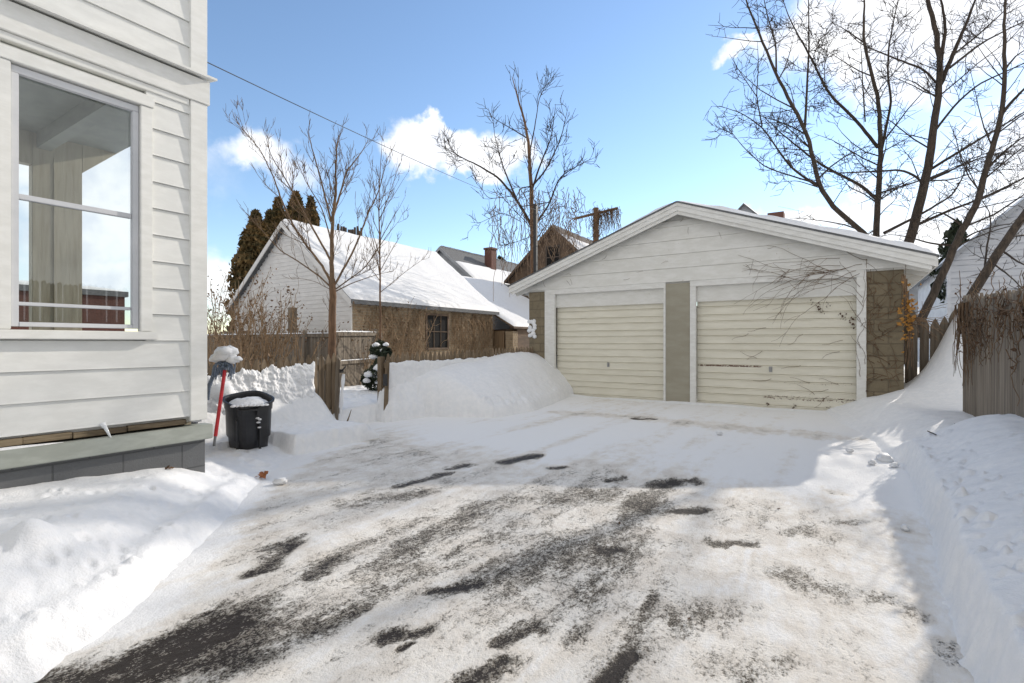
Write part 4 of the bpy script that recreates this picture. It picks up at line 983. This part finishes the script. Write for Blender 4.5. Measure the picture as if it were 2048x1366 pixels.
for (nm, lab, base_px, dep, seed, limbs) in [
  ('multi_stem_tree', 'bare tree leaning left over the garage roof with long ascending limbs', (1760, 700), 20.0, 21,
   [(Z7([(690, 1090), (610, 985), (500, 905), (420, 800), (405, 700), (360, 540), (290, 420), (220, 270), (150, 100), (110, 0), (95, -60)]), .125, .02),
    (Z7([(362, 545), (370, 400), (380, 200), (378, 0), (372, -70)]), .055, .012), (Z7([(415, 795), (300, 715), (180, 540), (90, 480), (0, 455)]), .05, .008), (Z7([(400, 780), (190, 715), (90, 620), (10, 510)]), .035, .007),
    (Z7([(240, 320), (240, 190), (200, 60), (180, -40)]), .04, .01), (Z7([(180, 540), (155, 410), (165, 280), (160, 180)]), .03, .006), (Z7([(155, 410), (80, 300), (40, 230)]), .02, .006), (Z7([(400, 650), (310, 560), (200, 490)]), .03, .006), (Z7([(420, 800), (330, 770), (230, 780)]), .025, .006)]),
  ('bare_tree', 'straight bare tree rising behind the middle of the right roof slope', (1757, 700), 20.8, 22,
   [(Z7([(668, 1080), (668, 990), (675, 850), (683, 700), (685, 600), (680, 430), (640, 290), (612, 180), (615, 0), (612, -60)]), .15, .02),
    (Z7([(675, 630), (570, 500), (470, 410), (420, 310), (385, 240), (300, 90), (270, 0)]), .075, .012), (Z7([(690, 640), (735, 420), (715, 340), (720, 200), (760, 0), (770, -50)]), .06, .012),
    (Z7([(668, 850), (600, 790), (500, 740), (410, 690), (250, 560), (170, 480)]), .075, .008), (Z7([(690, 850), (760, 800), (850, 760)]), .03, .008), (Z7([(672, 760), (600, 700), (560, 640), (500, 640)]), .03, .007),
    (Z7([(612, 180), (540, 130), (470, 90)]), .03, .007), (Z7([(690, 650), (800, 590), (880, 550)]), .03, .007), (Z7([(620, 520), (610, 380), (605, 250), (600, 190)]), .03, .007), (Z7([(720, 200), (800, 120), (830, 60)]), .025, .007)]),
  ('large_bare_tree', 'thickest bare tree forking high above the right eave of the garage', (1818, 700), 19.0, 23,
   [(Z7([(780, 1140), (810, 1030), (850, 880), (890, 720), (910, 560), (935, 400), (940, 250), (915, 100), (890, 0), (880, -60)]), .19, .05),
    (Z7([(940, 360), (1000, 220), (1060, 80), (1090, 0), (1110, -60)]), .09, .02), (Z7([(940, 270), (965, 120), (945, 0), (930, -60)]), .075, .02), (Z7([(935, 370), (880, 300), (750, 250), (600, 190), (540, 130)]), .045, .008),
    (Z7([(870, 800), (850, 760), (780, 725), (690, 730), (500, 740), (400, 720)]), .05, .009), (Z7([(905, 720), (1000, 660), (1100, 600), (1298, 480), (1400, 420)]), .055, .012), (Z7([(925, 550), (1000, 450), (1100, 360), (1298, 270), (1400, 220)]), .05, .012),
    (Z7([(980, 290), (1120, 180), (1298, 90), (1380, 50)]), .05, .012), (Z7([(700, 995), (830, 930), (900, 890), (1000, 830), (1060, 700)]), .06, .01), (Z7([(840, 960), (1000, 890), (1110, 850), (1298, 760)]), .06, .012),
    (Z7([(900, 760), (1000, 720), (1150, 660), (1298, 640)]), .035, .008), (Z7([(900, 770), (990, 770), (1100, 730), (1300, 720)]), .03, .008), (Z7([(930, 420), (830, 350), (770, 330)]), .03, .007), (Z7([(1000, 230), (1090, 160), (1200, 60), (1260, 0)]), .04, .01)]),
  ('leaning_tree', 'bare tree leaning right beyond the old pickets, trunk bent above the garage eave', (1845, 680), 16.0, 24,
   [(Z7([(800, 1480), (890, 1300), (960, 1150), (1040, 970), (1110, 850), (1140, 700), (1190, 550), (1210, 460), (1215, 300), (1215, 50), (1225, -60)]), .115, .02),
    (Z7([(1200, 490), (1250, 430), (1298, 380), (1380, 300)]), .05, .012), (Z7([(1112, 850), (1200, 810), (1298, 760), (1390, 700)]), .045, .01), (Z7([(1140, 720), (1220, 640), (1330, 560)]), .035, .008), (Z7([(1040, 970), (990, 930), (930, 900), (850, 960)]), .03, .008),
    (Z7([(1215, 300), (1260, 240), (1340, 190)]), .03, .008), (Z7([(1000, 1050), (900, 1040), (800, 1010), (720, 1000)]), .035, .008), (Z7([(1010, 1040), (1090, 990), (1200, 960), (1300, 950)]), .03, .007)]),
  ('slanting_tree', 'stout bare trunk slanting steeply right behind the stockade fence', (1935, 660), 13.0, 25,
   [(Z7([(1000, 1400), (1060, 1290), (1130, 1170), (1200, 1060), (1298, 920), (1400, 760), (1480, 560)]), .115, .06),
    (Z7([(1130, 1150), (1140, 1050), (1158, 960), (1150, 900), (1118, 855)]), .026, .01), (Z7([(1190, 1060), (1260, 1110), (1298, 1130), (1370, 1160)]), .03, .01), (Z7([(1240, 1010), (1330, 1000), (1420, 960)]), .03, .008), (Z7([(1160, 1120), (1240, 1180), (1310, 1250)]), .025, .008)])]:
    lo = limbs[0][0][0]; b = at(lo[0], lo[1], dep)
    make_tree(nm, lab, (b[0], b[1], .2), limbs, dep, .1, 'twig_dark', 'bark', seed, 'bare trees beyond the garage', dens=3.3, lsc=.29, up=.08, wob=.11, minr=.00055 * dep, spread=2.2, trunk_ext=(b[0], b[1], -.1), ang=(30, 75), cap=22)

# dense conifers behind the barn
def conifer(name, label, c, z0, z1, rmax, seed, mat='cedar_leaf', n=5200, group=None, tip=1.0, size=.16):
    rng = np.random.RandomState(seed)
    root = thing(name, (c[0], c[1], 0), label, 'conifer', group)
    MB().tube((c[0], c[1], -.1), (c[0], c[1], z1 - .4), .12, .03, 8).build('trunk', 'bark_warm', root)
    t = rng.uniform(0, 1, n); z = z0 + (z1 - z0) * t
    lump = 1 + .22 * np.sin(t * 40 + rng.uniform(0, 6)) * .4
    env = rmax * np.minimum(1, ((1 - t) / .42 + .02)) ** .8 * (0.75 + .25 * np.minimum(1, t / .12)) * lump
    rad = env * np.sqrt(rng.uniform(.25, 1.0, n)); a = rng.uniform(0, 2 * np.pi, n)
    rad *= 1 + .18 * np.sin(a * 5 + t * 30)
    P = np.stack([c[0] + rad * np.cos(a), c[1] + rad * np.sin(a), z], 1)
    leaves('crown', mat, P, size, rng, root, up=1.2, aspect=2.2)
    return root
AG = 'arborvitae behind the barn'
for i, (u, vt, vb, wpx, lab) in enumerate([(512, 424, 560, 26, 'broad brown-green arborvitae at the left end of the clump behind the barn'), (541, 424, 560, 24, 'flat-topped arborvitae second from the left behind the barn ridge end'), (556, 398, 540, 18, 'narrow pointed arborvitae left of the tallest one'),
                         (592, 386, 540, 25, 'tallest pointed arborvitae above the barn peak'), (622, 396, 540, 17, 'rightmost slim arborvitae above the barn roof')]):
    d = 27 + i * .5; p = at(u, vt, d)
    conifer('arborvitae', lab, p, .2, p[2], wpx * 1.7 / 1024 * d, 50 + i, group=AG, n=8000, size=.17)
p = at(1912, 445, 24)
conifer('spruce_tree', 'small dark spruce among the bare trees right of the garage', p, 3.2, p[2], .75, 61, 'dark_needle', 700, size=.2)
p = at(1000, 517, 60)
conifer('spruce_tree', 'tiny dark conifer just right of the brick chimney', p, 2.0, p[2], 2.2, 62, 'dark_needle', 1500, size=.4)
# pruned stubs behind the barn ridge
sb = at(697, 470, 30)
ps = thing('pruned_shrub', (sb[0], sb[1], 0), 'row of cut-off upright stems poking above the barn ridge', 'shrub')
rng = np.random.RandomState(6)
for u in np.linspace(674, 722, 12):
    p = at(u + rng.uniform(-2, 2), rng.uniform(446, 462), 30 + rng.uniform(-.3, .3)); T_ = Tubes(); T_.add([(sb[0], sb[1], .0), (p[0], p[1], 4.5), p], [.1, .085, .065], 6); T_.build('stem', 'shingle_brown', ps)
# dried shrubs
def dry_shrub(label, base, n, hgt, spreadr, seed, seeds=True, lean=(0, 0), group='dried shrubs in the back yard', up=.15):
    rng = np.random.RandomState(seed)
    root = thing('dried_shrub', base, label, 'shrub', group)
    T = Tubes(); tips = []
    for i in range(n):
        a = rng.uniform(0, 2 * np.pi); d = np.array([math.cos(a) * spreadr + lean[0], math.sin(a) * spreadr + lean[1], 1.0]) * rng.uniform(.75, 1.0); d /= np.linalg.norm(d)
        L = hgt * rng.uniform(.55, 1.1); q = [np.array(base, float) + np.array([rng.normal() * .16, rng.normal() * .16, -.1])]
        for j in range(6): d = d + rng.normal(size=3) * .1 + np.array([0, 0, up * .3]); d /= np.linalg.norm(d); q.append(q[-1] + d * L / 6)
        q = np.array(q); rd = np.linspace(.013, .006, 7); T.add(q, rd, 4)
        spray(T, q, rd, rng, 2, 2.6, .28, .3, (18, 45), .25, .0052, .12, cap=7)
        tips += [q[-1] + rng.normal(size=3) * .1 for _ in range(4)] + [q[-2] + rng.normal(size=3) * .14 for _ in range(2)]
    T.build('stems', 'shrub_stem', root)
    if seeds: leaves('dry_leaves_seed_heads', 'dry_seed', np.concatenate([np.array(tips) + rng.normal(size=(len(tips), 3)) * .015 for _ in range(1)]), .045, rng, root)  # dried seed heads at the stem tips, built from small leaf quads
for i, (u, dep, n, hg, lab) in enumerate([(432, 13.0, 26, 3.3, 'tallest dried shrub with seed heads beside the house corner'), (480, 12.0, 24, 2.0, 'dense brown dried shrub at the foot of the barn gable left edge'), (530, 12.4, 26, 2.3, 'arching dried shrub before the white gable wall'),
                                     (600, 12.6, 16, 1.8, 'low dried shrub just left of the slender tree trunk'), (735, 12.6, 15, 1.9, 'dried shrub between the slender tree and the sapling'), (800, 13.6, 22, 2.1, 'dried shrub with a dark leafy top before the vine-covered barn wall'), (455, 9.3, 14, 1.15, 'short pale dried stems close behind the snowy picket fence')]):
    p = at(u, 740, dep); dry_shrub(lab, (p[0], p[1], .25), int(n * (1.6 if u < 560 else .8)), hg, .42, 80 + i, lean=(.1, 0))
# snow-laden evergreen by the gate
p = at(755, 770, 10.6)
es = thing('evergreen_shrub', (p[0], p[1], .25), 'small dark evergreen shrub loaded with lumps of snow beside the gate post', 'shrub')
rng = np.random.RandomState(33)
CL = [(755, 745, .2), (765, 725, .17), (752, 700, .13), (772, 705, .12), (742, 755, .2), (770, 755, .2), (760, 690, .10), (735, 760, .14), (780, 740, .16), (752, 770, .2)]
pts = []
for u, v, r_ in CL:
    c = at(u, v, 10.5 + rng.uniform(-.15, .15)); g = rng.normal(size=(420, 3)); g /= np.linalg.norm(g, axis=1, keepdims=True); pts.append(c + g * (r_ * rng.uniform(.3, 1, 420) ** .5)[:, None])
leaves('foliage', 'dark_needle', np.concatenate(pts), .038, rng, es, up=.4)
MB().tube((p[0], p[1], 0), (p[0] + .05, p[1], .9), .03, .015, 6).build('stem', 'bark', es)
def lumps(name, centres, parent, seed, base_mat='snow', flat=.55):
    rs = np.random.RandomState(seed); m = MB()
    for (c, r) in centres:
        prof = [(r * .25, -r * .45 * flat), (r * .8, -r * .25 * flat), (r, 0), (r * .85, r * .45 * flat), (r * .45, r * .8 * flat), (r * .08, r * .92 * flat)]
        n0 = len(m.v); m.lathe(c, prof, 12, rs.uniform(.85, 1.2), rs.uniform(.85, 1.2))
        for i in range(n0, len(m.v)):
            q = np.array(m.v[i]); m.v[i] = tuple(q + rs.normal(size=3) * r * .07)
    return m.build(name, base_mat, parent, smooth=True)
lumps('snow_load', [(at(u, v, 10.36 + rng.uniform(-.05, .1)), r) for u, v, r in [(752, 692, .085), (772, 690, .06), (765, 702, .06), (748, 714, .10), (768, 716, .07), (776, 722, .06), (757, 737, .12), (772, 735, .07), (738, 750, .10), (748, 752, .08), (760, 754, .08), (772, 758, .08), (733, 762, .08), (756, 765, .07), (771, 745, .06)]], es, 3, flat=.9)

# ---------------------------------------------------------------- poles and wires
p = at(1071, 408, 19)
bp_ = thing('metal_pole', (p[0], p[1], 0), 'black metal pole with a thin crossbar standing before the vine-hung tree', 'pole')
MB().box((p[0] - .06, p[1] - .06, -.1), (p[0] + .06, p[1] + .06, p[2])).build('shaft', 'black_metal', bp_)
MB().tube(at(1043, 413, 18.9), at(1102, 404, 19.2), .018, .018, 6).build('crossbar', 'black_metal', bp_)
p = at(1192, 416, 31)
up_ = thing('utility_pole', (p[0], p[1], 0), 'old utility pole and crossarm smothered in dry brown vines', 'pole')
MB().tube((p[0], p[1], -.1), p, .2, .17, 10).build('shaft', 'bark_warm', up_)
ca_, cb_ = at(1147, 438, 31.3), at(1236, 416, 30.8)
MB().tube(ca_, cb_, .08, .08, 6).build('crossarm', 'bark_warm', up_)
T_ = Tubes(); rng = np.random.RandomState(9)
for i in range(200):
    if i < 110: f = rng.uniform(.55, 1.0); q0 = ca_ + (cb_ - ca_) * f + rng.normal(size=3) * .1; ln = rng.uniform(.3, 1.7)
    else: q0 = np.array([p[0], p[1], p[2] - rng.uniform(-.1, 2.0)]) + rng.normal(size=3) * .18; ln = rng.uniform(.3, 1.0)
    q = [q0]
    for j in range(5): q.append(q[-1] + np.array([rng.normal() * .08, rng.normal() * .08, -ln / 5]))
    T_.add(np.array(q), np.linspace(.018, .009, 6), 3)
T_.build('vines', 'twig_brown', up_)
def cable(a, b, sag, n=30):
    f = np.linspace(0, 1, n)[:, None]; P = a * (1 - f) + b * f; P[:, 2] -= (4 * sag * f * (1 - f))[:, 0]; return P
wa_ = on_x(409, 122, HX + .03); wb_ = at(1150, 436, 31.2)
def sag_through(a, b, u, v):
    for f in np.linspace(.02, .9, 600):
        p = a * (1 - f) + b * f; xc, yc = p[0] * CA + p[1] * SA, -p[0] * SA + p[1] * CA
        if 1024 + 1024 * xc / yc >= u: return (p[2] - at(u, v, yc)[2]) / (4 * f * (1 - f))
T_ = Tubes(); T_.add(cable(wa_, wb_, sag_through(wa_, wb_, 820, 316)), .0045, 5);
tag(T_.build('overhead_wire', 'rubber_wire'), 'black overhead wire running from the house corner across the sky', 'wire')

# ---------------------------------------------------------------- bins, mop, small things
BXc, BYc = -5.60, 3.20
BZ = 0.07
bin_ = thing('rubbish_bin', (BXc, BYc, BZ), 'open black plastic rubbish bin filled with snow beside the house corner', 'bin')
H_ = .70
def binshape(mb, c, k=40):
    mb.lathe(c, [(.195, 0), (.205, .02), (.222, .25), (.24, H_ - .13), (.252, H_ - .125), (.255, H_ - .03), (.272, H_ - .025), (.275, H_), (.255, H_), (.245, H_ - .02), (.235, .2), (.0, .19)], k, 1.0, 1.0, 3.2)
m = MB(); binshape(m, (BXc, BYc, BZ)); m.build('body', 'black_plastic', bin_, smooth=False)
m = MB()
cam_d = np.array([-BXc, -BYc]); cam_d /= np.linalg.norm(cam_d); sd = np.array([-cam_d[1], cam_d[0]])
for s in (-.105, .105):
    c = np.array([BXc, BYc]) + cam_d * .262 + sd * s
    m.box((c[0] - .02, c[1] - .02, BZ + H_ - .13), (c[0] + .02, c[1] + .02, BZ + H_ - .02))
a_ = np.array([*(np.array([BXc, BYc]) + cam_d * .30 + sd * -.12), BZ + H_ - .045]); b_ = np.array([*(np.array([BXc, BYc]) + cam_d * .30 + sd * .12), BZ + H_ - .045])
m.tube(a_, b_, .014, .014, 8); m.build('handle', 'black_plastic', bin_)
m = MB()
for s in (-.13, .13):
    c = np.array([BXc, BYc]) + cam_d * .232 + sd * s; m.box((c[0] - .012, c[1] - .012, BZ + .05), (c[0] + .012, c[1] + .012, BZ + H_ - .2))
m.build('rib', 'black_plastic', bin_)
nk = 40; rs = np.random.RandomState(2); m = MB(); m.lathe((BXc, BYc, BZ + H_ - .16), [(.238, 0), (.238, .07), (.2, .105), (.12, .14), (.02, .15)], 30, 1, 1, 3.2)
m.v = [(x_ + .0, y_, z_ + .02 * float(fbm(np.array([x_ * 8]), np.array([y_ * 8]), 3, 3)[0]) * 1.5) for x_, y_, z_ in m.v]; m.build('snow_fill', 'snow', bin_, smooth=True)
cs = []
for s in np.linspace(-.17, .2, 9):
    c = np.array([BXc, BYc]) + cam_d * .262 + sd * s; cs.append(((c[0], c[1], BZ + H_ + .002), .028 + .012 * rs.rand()))
for s, z_ in ((.1, -.18), (.125, -.20), (.11, -.24), (.12, -.31)):
    c = np.array([BXc, BYc]) + cam_d * .246 + sd * s * 1.0; cs.append(((c[0], c[1], BZ + H_ + z_), .02 + .01 * rs.rand()))
lumps('snow_clumps', cs, bin_, 5)
bin_.scale = (.84, .84, .84); bin_.rotation_mode = 'AXIS_ANGLE'; bin_.rotation_axis_angle = (R(15), sd[0], sd[1], 0)
B2 = np.array([-5.95, 2.62])
bin2 = thing('plastic_tub', (B2[0], B2[1], .1), 'grey plastic tub heaped with snow half hidden by the house corner', 'tub')
m = MB(); m.lathe((B2[0], B2[1], .08), [(.15, 0), (.155, .02), (.19, .5), (.21, .505), (.21, .54), (.18, .54), (.17, .4), (0, .39)], 28, 1.1, 1, 2.6); m.build('body', 'grey_plastic', bin2)
m = MB(); m.lathe((B2[0], B2[1], .60), [(.20, 0), (.235, .03), (.21, .10), (.13, .16), (.02, .18)], 24, 1.1, 1.0)
m.v = [tuple(np.array(q) + rs.normal(size=3) * .01) for q in m.v]; m.build('snow_heap', 'snow', bin2, smooth=True)
lumps('snow_clumps', [((B2[0] + .19, B2[1] + .05, .5), .06), ((B2[0] + .18, B2[1] + .1, .42), .05), ((B2[0] + .17, B2[1] - .02, .36), .05)], bin2, 8)
ma, mbp = at(428, 892, 5.05), at(450, 738, 5.3)
mop = thing('mop', tuple(ma), 'upturned mop with a red handle and snow-capped blue strands by the black bin', 'mop')
T_ = Tubes(); T_.add(np.array([ma + (mbp - ma) * f for f in np.linspace(.12, .98, 6)]), .017, 10); T_.build('handle', 'red_plastic', mop)
T_ = Tubes(); T_.add(np.array([ma + (mbp - ma) * f for f in np.linspace(0, .13, 4)]), .013, 8); T_.build('grip', 'grey_plastic', mop)
T_ = Tubes(); rng = np.random.RandomState(14)
for i in range(34):
    a = rng.uniform(0, 2 * np.pi); o = np.array([math.cos(a), math.sin(a), rng.uniform(-.3, .2)]) * rng.uniform(.03, .12)
    q = np.array([mbp + (0, 0, -.02), mbp + o * .5 + (0, 0, .09), mbp + o + (0, 0, .06), mbp + o * rng.uniform(.7, 1.35) + rng.normal(size=3) * .02 + (0, 0, .03 - rng.uniform(0, .10))]); T_.add(resample(q, 9), .0085, 5)
for i in range(9):
    q = np.array([mbp + (0, 0, .04), mbp + np.array([-.10, -.06, -.02]) + rng.normal(size=3) * .015, mbp + np.array([-.14, -.10, -.18]) + rng.normal(size=3) * .02, mbp + np.array([-.19, -.12, -.30]) + rng.normal(size=3) * .03]); T_.add(resample(q, 9), .0085, 5)
T_.build('mop_head', 'mop_fabric', mop)
lumps('snow_cap', [(mbp + (0, 0, .13), .115), (mbp + (.09, .03, .09), .07), (mbp + (-.10, -.02, .10), .085), (mbp + (.0, .05, .17), .085), (mbp + (.13, .06, .10), .04), (mbp + (.05, -.03, .17), .07)], mop, 9, flat=.9)
# snow-draped stump of shrub behind the mop
c = at(437, 765, 6.1)
sh_ = thing('snowy_bush', (c[0], c[1], .1), 'bush completely mounded over with snow behind the upturned mop', 'bush')
lumps('snow_mound', [((c[0], c[1], .18), .22), ((c[0] - .05, c[1], .42), .2), ((c[0] + .02, c[1] + .02, .62), .17), ((c[0] - .08, c[1] - .02, .78), .14)], sh_, 12, flat=1.1)
# fallen leaves, sticks, snow lumps
def leaf(name, label, p, s, mat, seed, n=3, tilt=.6):
    rs = np.random.RandomState(seed); m = MB()
    for i in range(n):
        a = rs.uniform(0, 6.28); c = np.array(p) + rs.normal(size=3) * s * .3 * np.array([1, 1, .3]) + (0, 0, s * .25)
        d = np.array([math.cos(a), math.sin(a), rs.uniform(-tilt, tilt)]); e = np.cross(d, (rs.normal() * .4, rs.normal() * .4, 1)); e /= np.linalg.norm(e)
        n_ = np.cross(d, e) * .002
        out = [(-.5, 0), (-.25, .22), (-.1, .12), (.05, .34), (.2, .14), (.5, .03), (.2, -.16), (.05, -.3), (-.1, -.1), (-.25, -.2)]
        P = [c + d * s * q_[0] + e * s * q_[1] + np.array([0, 0, s * .35 * q_[1] ** 2 * 2]) for q_ in out]
        m.prism(P, n_)
    tag(m.build(name, mat), label, 'leaf')
def gpt(u, v):
    p = on_z(u, v, 0.0)
    for _ in range(6): p = on_z(u, v, max(snow_at(p[0], p[1]), 0.005))
    return p
for (u, v, s, mat_, n, lab) in [(527, 958, .10, 'orange_leaf', 4, 'crumpled orange leaves in a snow hollow beside the house corner'), (1913, 1154, .06, 'brown_leaf', 2, 'curled dark brown leaf lying at the foot of the right snow bank'), (1902, 1272, .045, 'orange_leaf', 1, 'small tan leaf on the shaded snow below the brown leaf'),
                          (341, 939, .055, 'brown_leaf', 2, 'brown leaf caught against the grey foundation'), (1558, 1018, .03, 'brown_leaf', 1, 'tiny dark leaf near the corner of the garage shadow'), (1240, 1070 - 22, .03, 'brown_leaf', 1, 'tiny leaf on the trampled snow mid driveway'), (1380, 1240, .02, 'brown_leaf', 1, 'tiny speck of dry leaf on the lit driveway')]:
    leaf('dead_leaf', lab, gpt(u, v), s, mat_, int(u), n)
for (u1, v1, u2, v2, lab) in [(1899, 838, 1910, 850, 'short dark twig stuck in the right snow bank below the fence'), (1855, 868, 1872, 872, 'thin twig lying flat on the right snow bank'), (1990, 818, 2012, 830, 'thin twig in the snow at the fence foot')]:
    a_, b_ = gpt(u1, v1), gpt(u2, v2); T_ = Tubes(); T_.add(np.array([a_ + (0, 0, .03), (a_ + b_) / 2 + (0, 0, .022), b_ + (0, 0, .012)]), .005, 5)
    tag(T_.build('fallen_twig', 'twig_dark'), lab, 'twig')
for i, (u, v, r_, lab) in enumerate([(1770, 922, .09, 'largest broken snow block at the corner of the sunlit strip'), (1745, 930, .05, 'snow chunk left of the largest broken block'), (1788, 935, .05, 'snow chunk right of the largest broken block'), (1810, 1062, .035, 'lone snow crumb on the shaded strip below the bank'), (1438, 870, .04, 'snow crumb on the driveway before the right door'), (560, 968, .06, 'snow lump beside the orange leaves'), (1700, 905, .04, 'snow crumb nearest the garage shadow edge')]):
    p = gpt(u, v); rs = np.random.RandomState(i); m = MB(); m.box((-r_, -r_ * .7, -r_ * .5), (r_, r_ * .7, r_ * .6))
    a = rs.uniform(0, 3); ca2, sa2 = math.cos(a), math.sin(a)
    m.v = [(p[0] + (x_ * ca2 - y_ * sa2) * rs.uniform(.7, 1.2), p[1] + (x_ * sa2 + y_ * ca2) * rs.uniform(.7, 1.2), p[2] + .02 + z_ * rs.uniform(.7, 1.1)) for x_, y_, z_ in m.v]
    tag(m.build('snow_chunk', 'snow', None, r_ * .28, True), lab, 'snow chunk')

# ---------------------------------------------------------------- vines
def wander(start, d, n, step, rng, wob, grav, nrm, off, plane):
    """a shoot creeping over a wall: plane 'y' keeps Y fixed, 'x' keeps X fixed"""
    q = [np.array(start, float)]; d = np.array(d, float)
    for j in range(n):
        d = d + rng.normal(size=3) * wob + np.array([0, 0, grav]); d[1 if plane == 'y' else 0] = 0; d /= np.linalg.norm(d)
        p = q[-1] + d * step; q.append(p)
    return np.array(q)
rng = np.random.RandomState(42)
gv = thing('bare_vine', (GX_(1760), F - .03, 0), 'bare vine creeping across the right garage pier and over the right door', 'vine')
T_ = Tubes(); LV = []
def on_front(u, v): return on_y(u, v, F - .035)
for i in range(46):                                            # net on the pier
    u, v = rng.uniform(1738, 1806), rng.uniform(560, 770)
    P = wander(on_front(u, v), (rng.normal(), 0, rng.uniform(-.3, 1)), 9, .075, rng, .45, .05, None, 0, 'y'); P[:, 0] = np.clip(P[:, 0], t4 + .0, XR + .02); P[:, 1] = F - .004 - rng.uniform(0, .02)
    P[:, 2] = np.minimum(P[:, 2], ZT + .2); T_.add(P, np.linspace(.006, .003, 10), 4)
    if rng.rand() < .5: LV.append(P[rng.randint(0, 9)])
for i in range(15):                                            # long shoots to the left over gable and header
    s = on_front(rng.uniform(1640, 1735), rng.uniform(515, 575)); n = rng.randint(10, 22)
    P = wander(s, (-1, 0, rng.uniform(-.25, .55)), n, .095, rng, .12, -.028, None, 0, 'y'); P[:, 1] = F - .032 - rng.uniform(0, .03); T_.add(P, np.linspace(.0042, .0018, n + 1), 4)
    for _ in range(4):
        k = rng.randint(2, n); P2 = wander(P[k], (-.7, 0, rng.uniform(-1, .4)), 5, .06, rng, .2, -.03, None, 0, 'y'); P2[:, 1] = P[0, 1]; T_.add(P2, np.linspace(.003, .0018, 6), 3)
for i in range(14):                                            # short shoots lying over the right door
    u, v = rng.uniform(1480, 1700), rng.uniform(640, 800); s = on_y(u, v, F + .115)
    P = wander(s, (-1, 0, rng.uniform(-.5, .6)), 6, .055, rng, .22, -.02, None, 0, 'y'); P[:, 1] = F + .112; P[:, 0] = np.minimum(P[:, 0], d4 - .01); T_.add(P, np.linspace(.004, .0018, 7), 3)
for i in range(12):                                            # up the white casing and gable edge
    s = on_front(rng.uniform(1712, 1735), rng.uniform(560, 780)); P = wander(s, (rng.normal() * .5, 0, 1), 8, .07, rng, .3, .0, None, 0, 'y'); P[:, 1] = F - .03; T_.add(P, np.linspace(.004, .002, 9), 3)
for i in range(16):
    u = rng.uniform(1040, 1560); x_ = on_y(u, 500, F)[0]; z_ = rng.uniform(ZT + .1, max(ZT + .15, roofz(x_) - .3)); P = wander((x_, F - .03, z_), (rng.normal(), 0, rng.normal()), 3, .05, rng, .3, -.05, None, 0, 'y'); P[:, 1] = F - .03; T_.add(P, np.linspace(.003, .0018, 4), 3)
T_.build('stems', 'twig_brown', gv)
for (u, v) in [(1622, 603), (1638, 620), (1640, 618), (1655, 612), (1683, 628), (1692, 634), (1702, 640), (1703, 650), (1712, 577), (1695, 566), (1700, 567), (1675, 568), (1645, 625), (1635, 612), (1535, 808), (1590, 812), (1660, 816)]:
    c = on_y(u, v, F + .1)
    for _ in range(5): LV.append(c + rng.normal(size=3) * (.02, .006, .03))
leaves('dry_leaves_seed_heads', 'brown_leaf', np.array(LV), .026, rng, gv)
yv = thing('leafy_vine', (XR + .1, F, .5), 'vine with orange-yellow dead leaves hanging at the right garage corner', 'vine')
T_ = Tubes(); pts = []
for i in range(8):
    q = np.array([at(1806 + rng.uniform(-3, 6), 540 + rng.uniform(0, 20), 8.36), at(1812 + rng.uniform(-4, 6), 600, 8.34), at(1820 + rng.uniform(-8, 8), 660, 8.36), at(1815 + rng.uniform(-8, 14), 720 + rng.uniform(-20, 25), 8.4)]); q += rng.normal(size=q.shape) * .015
    T_.add(resample(q, 12), np.linspace(.011, .004, 12), 5)
for i in range(16):
    s = at(1822, 635 + rng.uniform(-10, 15), 8.33); P = wander(s, (1, 0, rng.uniform(-.4, .5)), 8, .06, rng, .3, -.05, None, 0, 'y'); T_.add(P, np.linspace(.006, .003, 9), 4)
T_.build('stems', 'twig_brown', yv)
for i in range(85):
    c = at(1818 + rng.normal() * 8, 630 + rng.normal() * 26, 8.30 + rng.uniform(-.05, .05)); pts.append(c)
leaves('dry_leaves_seed_heads', 'yellow_leaf', np.array(pts), .05, rng, yv)
fv = thing('fence_vine', (1.3, 8.5, .5), 'tangled bare vines with rust-coloured leaves over the top of the stockade fence', 'vine')
T_ = Tubes(); LV = []
for i in range(120):
    yy = rng.uniform(5.0, 9.0); z_ = 1.60 + (yy - 5.0) * .035 - abs(rng.normal()) * .2
    P = wander((1.305 - rng.uniform(0, .05), yy, z_), (0, rng.normal(), rng.uniform(-.6, .3)), 10, .06, rng, .42, -.05, None, 0, 'x'); P[:, 0] += rng.normal(size=11) * .012; P[:, 1] = np.minimum(P[:, 1], 9.03); T_.add(P, np.linspace(.006, .003, 11), 4)
    if rng.rand() < .8: LV += [P[rng.randint(0, 10)] for _ in range(3)]
for i in range(26):
    yy = rng.uniform(8.3, 9.0); P = wander((1.30 - rng.uniform(0, .08), yy, 1.75), (0, rng.normal() * .4, -1), 16, .07, rng, .28, -.04, None, 0, 'x'); P[:, 1] = np.clip(P[:, 1], 7.8, 9.07); T_.add(P, np.linspace(.008, .003, 17), 4)
T_.build('stems', 'twig_brown', fv); leaves('dry_leaves_seed_heads', 'brown_leaf', np.array(LV[::2]), .03, rng, fv)
bv = thing('wall_vine', (BX + .03, 14, 0), 'dense leafless vine matted over the brick side wall of the barn', 'vine')
T_ = Tubes()
for i in range(620):
    yy = rng.uniform(BY0 + .6, BY1 - .1); z_ = rng.uniform(.5, 2.1)
    P = wander((BX + .03, yy, z_), (0, rng.normal() * .5, 1), 9, .09, rng, .35, .02, None, 0, 'x'); P[:, 2] = np.minimum(P[:, 2], 2.5); P[:, 0] += rng.uniform(0, .06)
    ok = not ((P[:, 1] > wa[1] - .05) & (P[:, 1] < wb[1] + .05) & (P[:, 2] > wb[2] - .05)).any() or rng.rand() < .06
    if ok: T_.add(P, np.linspace(.011, .005, 10), 3)
T_.build('stems', 'shrub_stem', bv)
